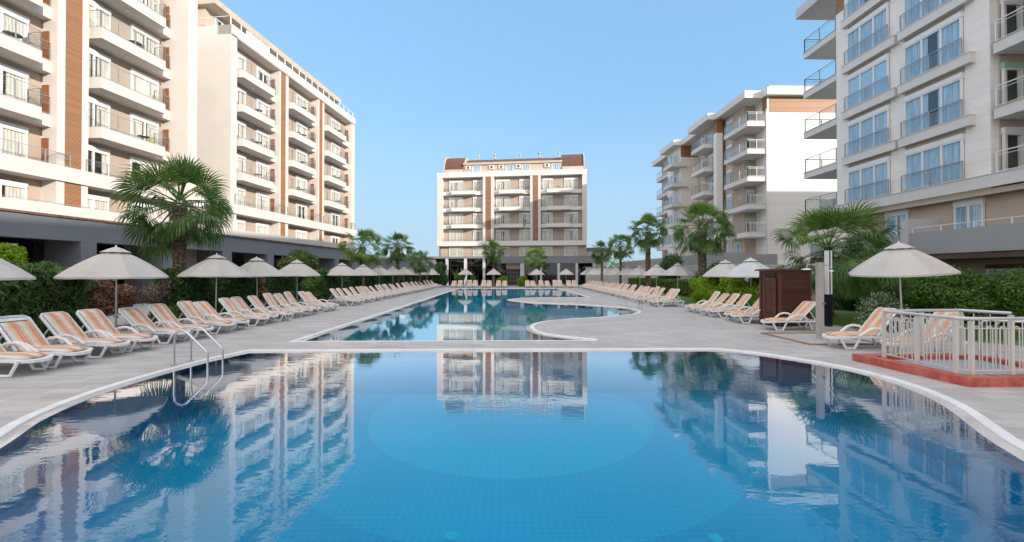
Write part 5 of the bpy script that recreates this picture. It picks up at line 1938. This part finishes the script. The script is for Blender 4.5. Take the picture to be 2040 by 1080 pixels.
for i, (px, y, h) in enumerate(((908, 62.5, 3.4), (921, 63, 3.6), (941, 63.5, 2.4))):
    x = at_y(px, y)
    t = thing('banana_plant', ['broad leaved banana plant nearest the left end of the far loungers', 'taller banana plant beside the first one at the far end', 'low banana plant behind the second far parasol'][i], 'plant', (x, y, 0), 0, 'banana plants before the far block')
    m = MB()
    for k in range(11):
        a = k * 2.4; el = R(random.uniform(48, 84)); L = h * random.uniform(.55, .85)
        d = Vector((math.cos(a) * math.cos(el), math.sin(a) * math.cos(el), math.sin(el)))
        s = d.cross(Vector((0, 0, 1))).normalized()
        pr = Vector((0, 0, .3 + .08 * k)); pw = .02
        for q in range(1, 6):
            f = q / 5
            cu = Vector((0, 0, .3 + .08 * k)) + d * L * f - Vector((0, 0, L * .25 * f ** 3))
            wd = .20 * math.sin(math.pi * min(.97, f * .95 + .05)) + .01
            m.poly([pr - s * pw, pr + s * pw, cu + s * wd, cu - s * wd]); pr, pw = cu, wd
    m.build('leaves', 'shrub_leaf', t)
    m = MB(); m.tube([(0, 0, -.02), (0, 0, .6), (0, 0, 1.2)], [.12, .09, .04], 8); m.build('stem_or_core', 'bark', t, smooth=True)
for i, (px, lab) in enumerate(((1001, 'round bright green clipped bush left of the far door'), (1040, 'round bright green clipped bush right of the far door'))):
    y = 64
    bush('round_bush', lab, 'bush', (at_y(px, y), y, 0), [(0, 0, .75, .85), (.2, 0, 1.1, .65)], 4000, .12, 'lime_leaf', 'clipped bushes at the door')

# ------------------------------------------------------------------ hedges and shrubs, right
for i, (px, y, w) in enumerate(((1384, 25.2, 1.0), (1412, 22.8, .95), (1440, 21.4, .95), (1476, 20.0, 1.0), (1512, 18.6, .95))):
    x = at_y(px, y) + .7
    bl = [(random.uniform(-.45, .45), random.uniform(-.8, .8), random.uniform(.3, 1.5), random.uniform(.28, .5) * w) for _ in range(18)]
    bush('lime_shrub', 'bright yellow green shrub, %s from the left behind the loungers by the cabin' % ordw(i + 1), 'shrub', (x, y, 0), bl, 12000, .10, 'lime_leaf', 'yellow green shrubs left of the cabin')
hedge('clipped_hedge', 'low yellow green clipped hedge beyond the long right row', 'hedge', (17.4, 44, 0), R(-4), 1.1, 26, 1.35, 20000, .16, 'box_leaf', rough=.08)
hedge('clipped_hedge', 'low clipped hedge on the lawn in front of the broad palm', 'hedge', (16.0, 27.6, 0), R(8), 1.0, 5.5, 1.0, 9000, .11, 'shrub_leaf', rough=.10)
bush('dark_tree', 'round dark tree between the tall slim palm and the broad palm', 'tree', (at_y(1338, 44), 44, 0), [(0, 0, 2.6, 1.2), (.2, .3, 3.3, 1.0), (-.5, 0, 2.0, 1.1)], 8000, .15, 'hedge_leaf', trunk=.1)
bush('dark_tree', 'dark round tree behind the broad palm at the foot of the stepped block', 'tree', (at_y(1425, 34), 34, 0), [(0, 0, 1.6, 1.2), (.5, .3, 2.3, .8), (-.9, 0, 1.3, 1.1)], 8000, .13, 'hedge_leaf', trunk=.1)
bush('dark_tree', 'dark green conifer like tree right of the young palm', 'tree', (at_y(1708, 22.3), 22.3, 0), [(0, 0, 1.8, 1.3), (.1, 0, 2.9, .9), (.1, 0, 3.7, .55), (-.6, 0, 1.0, 1.1)], 12000, .12, 'hedge_leaf', trunk=.1)
for i, (px, y, s, mt, lab) in enumerate((
        (1742, 21.5, 1.15, 'shrub_leaf', 'flowering shrub with magenta blossom left of the large right parasol'),
        (1815, 19.0, 1.2, 'shrub_leaf', 'green flowering shrub behind the pole of the large right parasol'),
        (1893, 17.2, 1.25, 'shrub_leaf', 'dense green shrub behind the left part of the fenced corner'),
        (1978, 16.2, 1.25, 'shrub_leaf', 'dense green shrub with pink blossom behind the fenced corner'),
        (2068, 15.2, 1.25, 'shrub_leaf', 'dense green shrub cut by the right edge of the photo'))):
    x = at_y(px, y)
    bl = [(random.uniform(-1.4, 1.2), random.uniform(-.8, .8), random.uniform(.3, 1.35) * s, random.uniform(.25, .55) * s) for _ in range(26)]
    bush('flowering_shrub', lab, 'shrub', (x, y, 0), bl, 19000, .09, mt, 'flowering shrubs along the right lawn', extra=[('magenta_petal', (700, 300, 120, 420, 200)[i], .07)])
bush('daisy_bush', 'bush of small white daisies beside the lawn and the large right parasol', 'shrub', (at_y(1762, 13.6), 13.6, 0), [(0, 0, .35, .5), (.4, .2, .6, .5), (-.45, .1, .3, .4), (.2, .3, 1.0, .4), (-.2, .3, .75, .4)], 4500, .05, 'shrub_leaf', extra=[('white_petal', 2600, .045)])
bush('distant_trees', 'pale distant trees seen low between the far block and the right palms', 'trees', (20, 110, 0), [(x, 0, 3, 3.2) for x in range(-12, 26, 3)], 5000, .5, 'shrub_leaf')
bush('distant_trees', 'pale distant trees seen low between the left wings and the far block', 'trees', (-30, 115, 0), [(x, 0, 3, 3.4) for x in range(-12, 26, 3)], 5000, .5, 'shrub_leaf')

# ------------------------------------------------------------------ cabin, shower, lamp, ladders, fence
c = thing('changing_cabin', 'dark brown slatted wooden changing cabin with a narrow louvred door', 'cabin', (10.47, 15.0, 0), R(12))
m = MB()
W_, D_, H_ = 1.38, .92, 2.12
m.box(0, W_, 0, D_, .04, H_)
m.build('wall', 'cabin_wood', c)
m = MB()
for x, y in ((-.03, -.03), (W_ - .05, -.03), (-.03, D_ - .05), (W_ - .05, D_ - .05)): m.box(x, x + .08, y, y + .08, 0, H_ + .001)
m.box(.05, W_ - .05, -.025, -.002, H_ - .16, H_ - .002); m.box(-.026, -.002, .05, D_ - .05, H_ - .10, H_ - .002)
m.build('corner_post', 'cabin_trim', c) if 'cabin_trim' in MATS else None
simple('cabin_trim', (0.105, 0.038, 0.024), 0.4, 0.25, 6, 30, 0.3)
m.build('corner_post', 'cabin_trim', c)
m = MB(); m.box(-.17, W_ + .12, -.15, D_ + .13, H_ + .004, H_ + .05); m.box(-.12, W_ + .08, -.1, D_ + .08, H_ + .052, H_ + .075); m.build('roof', 'cabin_trim', c)
m = MB(); m.box(-.05, -.028, .16, .72, .08, 1.86, 0)
for y in (.16, .64): m.box(-.065, -.052, y, y + .08, .08, 1.86, 1)
m.box(-.065, -.052, .24, .64, 1.74, 1.86, 1); m.box(-.065, -.052, .24, .64, .08, .2, 1); m.box(-.05, -.029, .2, .68, 1.88, 2.0, 2)
m.build('door', ['cabin_wood', 'cabin_trim', 'dark_inside'], c)

t = thing('shower', 'beige square shower column with a flat round head on an arm', 'shower', (9.74, 12.2, 0))
m = MB(); m.box(-.085, .085, -.06, .06, .02, 2.36); m.build('column', 'shower_post', t)
m = MB(); m.box(-.2, .2, -.16, .16, .0, .02); m.build('base', 'shower_post', t)
m = MB(); m.tube([(-.085, 0, 2.28), (-.38, 0, 2.28), (-.40, 0, 2.26), (-.40, 0, 2.17)], .012, 7); m.tube([(-.40, 0, 2.13), (-.40, 0, 2.17)], [.16, .13], 18); m.build('shower_head', 'steel', t, smooth=True)
m = MB(); m.tube([(.085, 0, 2.27), (.30, 0, 2.27), (.42, .05, 2.12)], .011, 7); m.tube([(.42, .05, 2.08), (.42, .05, 2.12)], [.09, .05], 14); m.build('shower_head', 'steel', t, smooth=True)
m = MB(); m.tube([(0.05, -.06, 1.1), (0.05, -.12, 1.1)], .035, 10); m.tube([(.05, -.11, 1.1), (.11, -.11, 1.1)], .01, 6); m.build('tap', 'steel', t, smooth=True)
m = MB()
for a, b_, c_, d in ((8.6, 10.75, 11.12, 11.18), (8.6, 10.75, 13.26, 13.32), (8.6, 8.66, 11.18, 13.26), (10.69, 10.75, 11.18, 13.26)): m.box(a, b_, c_, d, .001, .045)
m.box(8.66, 10.69, 11.18, 13.26, .001, .008, 1)
tag(m.build('shower_tray', ['tray_edge', 'deck_stone']), 'square shower tray edged with brown wood on the deck', 'shower tray')
l = thing('garden_lamp', 'slim post lamp, black below and pale above, behind the shower', 'lamp', (12.43, 15.15, 0))
m = MB(); m.box(-.09, .09, -.09, .09, 0, 1.22); m.build('post', 'black_metal', l)
m = MB(); m.box(-.085, -.03, -.085, .085, 1.222, 2.9); m.box(.03, .085, -.085, .085, 1.222, 2.9); m.build('diffuser', 'lamp_glass', l)
m = MB(); m.box(-.029, .029, -.07, .07, 1.222, 2.9); m.box(-.09, .09, -.09, .09, 2.902, 3.04); m.build('cap', 'black_metal', l)


def ladder(x, y, sgn, label):
    t = thing('pool_ladder', label, 'pool ladder', (x, y, 0), 0 if sgn > 0 else R(180), 'steel ladders into the pools')
    for yy in (0, .47):
        m = MB()
        pts = [(0, yy, 0)] + [(0, yy, z) for z in (.3, .55)] + [(.02, yy, .66), (.07, yy, .74), (.14, yy, .78), (.22, yy, .765), (.30, yy, .70)] + [(.66, yy, .34), (.70, yy, .29), (.715, yy, .22), (.715, yy, -.32)]
        m.tube(pts, .021, 12)
        m.build('handrail', 'steel', t, smooth=True)
        m = MB(); m.tube([(0, yy, .001), (0, yy, .014)], .055, 14); m.build('flange', 'steel', t, smooth=True)
    for z in (-.27,):
        m = MB(); m.box(.68, .75, .02, .45, z - .015, z + .015); m.build('step', 'steel', t)


ladder(-7.16, 8.88, 1, 'steel ladder into the near pool in front of the left loungers')
ladder(7.75, 22.9, -1, 'steel ladder into the curved bay of the far pool on the right')

f = thing('fenced_corner', 'pale metal railing with arched bars standing on a red kerb at the right edge', 'fence', (8.4, 7.2, 0))
fo = (8.4, 7.2, 0)
m = MB(fo)
K = [(8.05, 9.15), (8.2, 6.95), (10.9, 6.95), (10.9, 9.15)]
m.strip([K[0], K[1], K[2], K[3]], 0.001, .16, .26, closed=True)
m.build('kerb', 'red_paint', f)
m = MB(fo); m.box(8.46, 10.65, 7.21, 8.9, .001, .07); m.build('floor', 'fenced_floor', f)
zb = .16


def fence_panel(a, b, n):
    a, b = Vector((*a, 0)), Vector((*b, 0))
    d = b - a
    m = MB(fo)
    def P(s, z): q = a + d * s; return (q.x, q.y, z)
    m.tube([P(0, zb + .07), P(1, zb + .07)], .011, 5); m.tube([P(0, zb + .84), P(1, zb + .84)], .011, 5)
    for i in range(n):
        s0 = (i + .14) / n; s1 = (i + .58) / n; sm = (s0 + s1) / 2; rad = (s1 - s0) * d.length / 2
        arc = [P(s0, zb + .07), P(s0, zb + .82)] + [(*(a + d * (sm - math.cos(w) * (s1 - s0) / 2)).to_tuple()[:2], zb + .82 + rad * math.sin(w)) for w in (.5, 1.05, 1.57, 2.1, 2.64)] + [P(s1, zb + .82), P(s1, zb + .07)]
        m.tube(arc, .011, 6)
        q = (i + .8) / n
        m.tube([P(q, zb + .07), P(q, zb + .97)], .009, 5)
    m.build('railing_panel', 'fence_paint', f, smooth=True)


corners = [(8.40, 8.72), (8.41, 8.02), (8.42, 7.33), (8.57, 7.20), (9.32, 7.20), (10.1, 7.20), (10.7, 7.20)]
back_ = [(8.40, 8.72), (9.4, 8.86), (10.35, 8.9), (10.62, 8.2)]
for path, ns_ in ((corners, (3, 3, 1, 3, 3, 2)), (back_, (4, 4, 3))):
    for i in range(len(path) - 1): fence_panel(path[i], path[i + 1], ns_[i])
for (x, y) in corners + back_[1:]:
    m = MB(fo); m.box(x - .028, x + .028, y - .028, y + .028, zb, zb + .98); m.build('post', 'fence_paint', f)
for path in (corners, back_):
    m = MB(fo); m.tube([(x, y, zb + 1.02) for x, y in path], .032, 10); m.build('top_rail', 'silver', f, smooth=True)
m = MB(fo)
for yy in (0, .35):
    m.tube([(9.75 + yy, 8.05, .07), (9.75 + yy, 8.05, .95), (9.78 + yy, 8.02, 1.03), (9.85 + yy, 7.95, 1.06), (10.3 + yy, 7.6, 1.06)], .022, 8)
m.build('handrail', 'steel', f, smooth=True)

# pool lights and drains
NI = [Vector(p) for p in NEAR_IN]
for i, (px, py) in enumerate(((1745, 772), (378, 706), (175, 790), (1925, 850))):
    g0 = gp(px, py - 14, 0)
    q = min(range(len(NI)), key=lambda k: (NI[k] - Vector((g0.x, g0.y))).length)
    a = NI[q]; tdir = (NI[(q + 1) % len(NI)] - NI[q - 1]).normalized()
    nrm = Vector((-tdir.y, tdir.x)); cen = Vector((0, 6.5))
    if nrm.dot(cen - a) < 0: nrm = -nrm
    m = MB(); c0 = Vector((a.x, a.y, -.45)); n3 = Vector((nrm.x, nrm.y, 0))
    m.tube([c0 + n3 * .002, c0 + n3 * .03], .12, 20); 
    o = m.build('pool_light', 'pool_fitting', smooth=True)
    tag(o, ['round underwater light on the right wall of the near pool', 'round underwater light near the steel ladder in the near pool', 'round underwater light on the left wall of the near pool', 'round underwater light on the wall below the fenced corner'][i], 'pool light', 'underwater lights')
for i, (px, py) in enumerate(((900, 1068), (1425, 1072))):
    p0 = gp(px, py, -1.05)
    m = MB(); m.tube([(p0.x, p0.y, -1.049), (p0.x, p0.y, -1.044)], .08, 20)
    tag(m.build('floor_drain', 'pool_fitting'), ['round drain in the near pool floor left of centre', 'round drain in the near pool floor right of centre'][i], 'drain', 'drains in the pool floor')
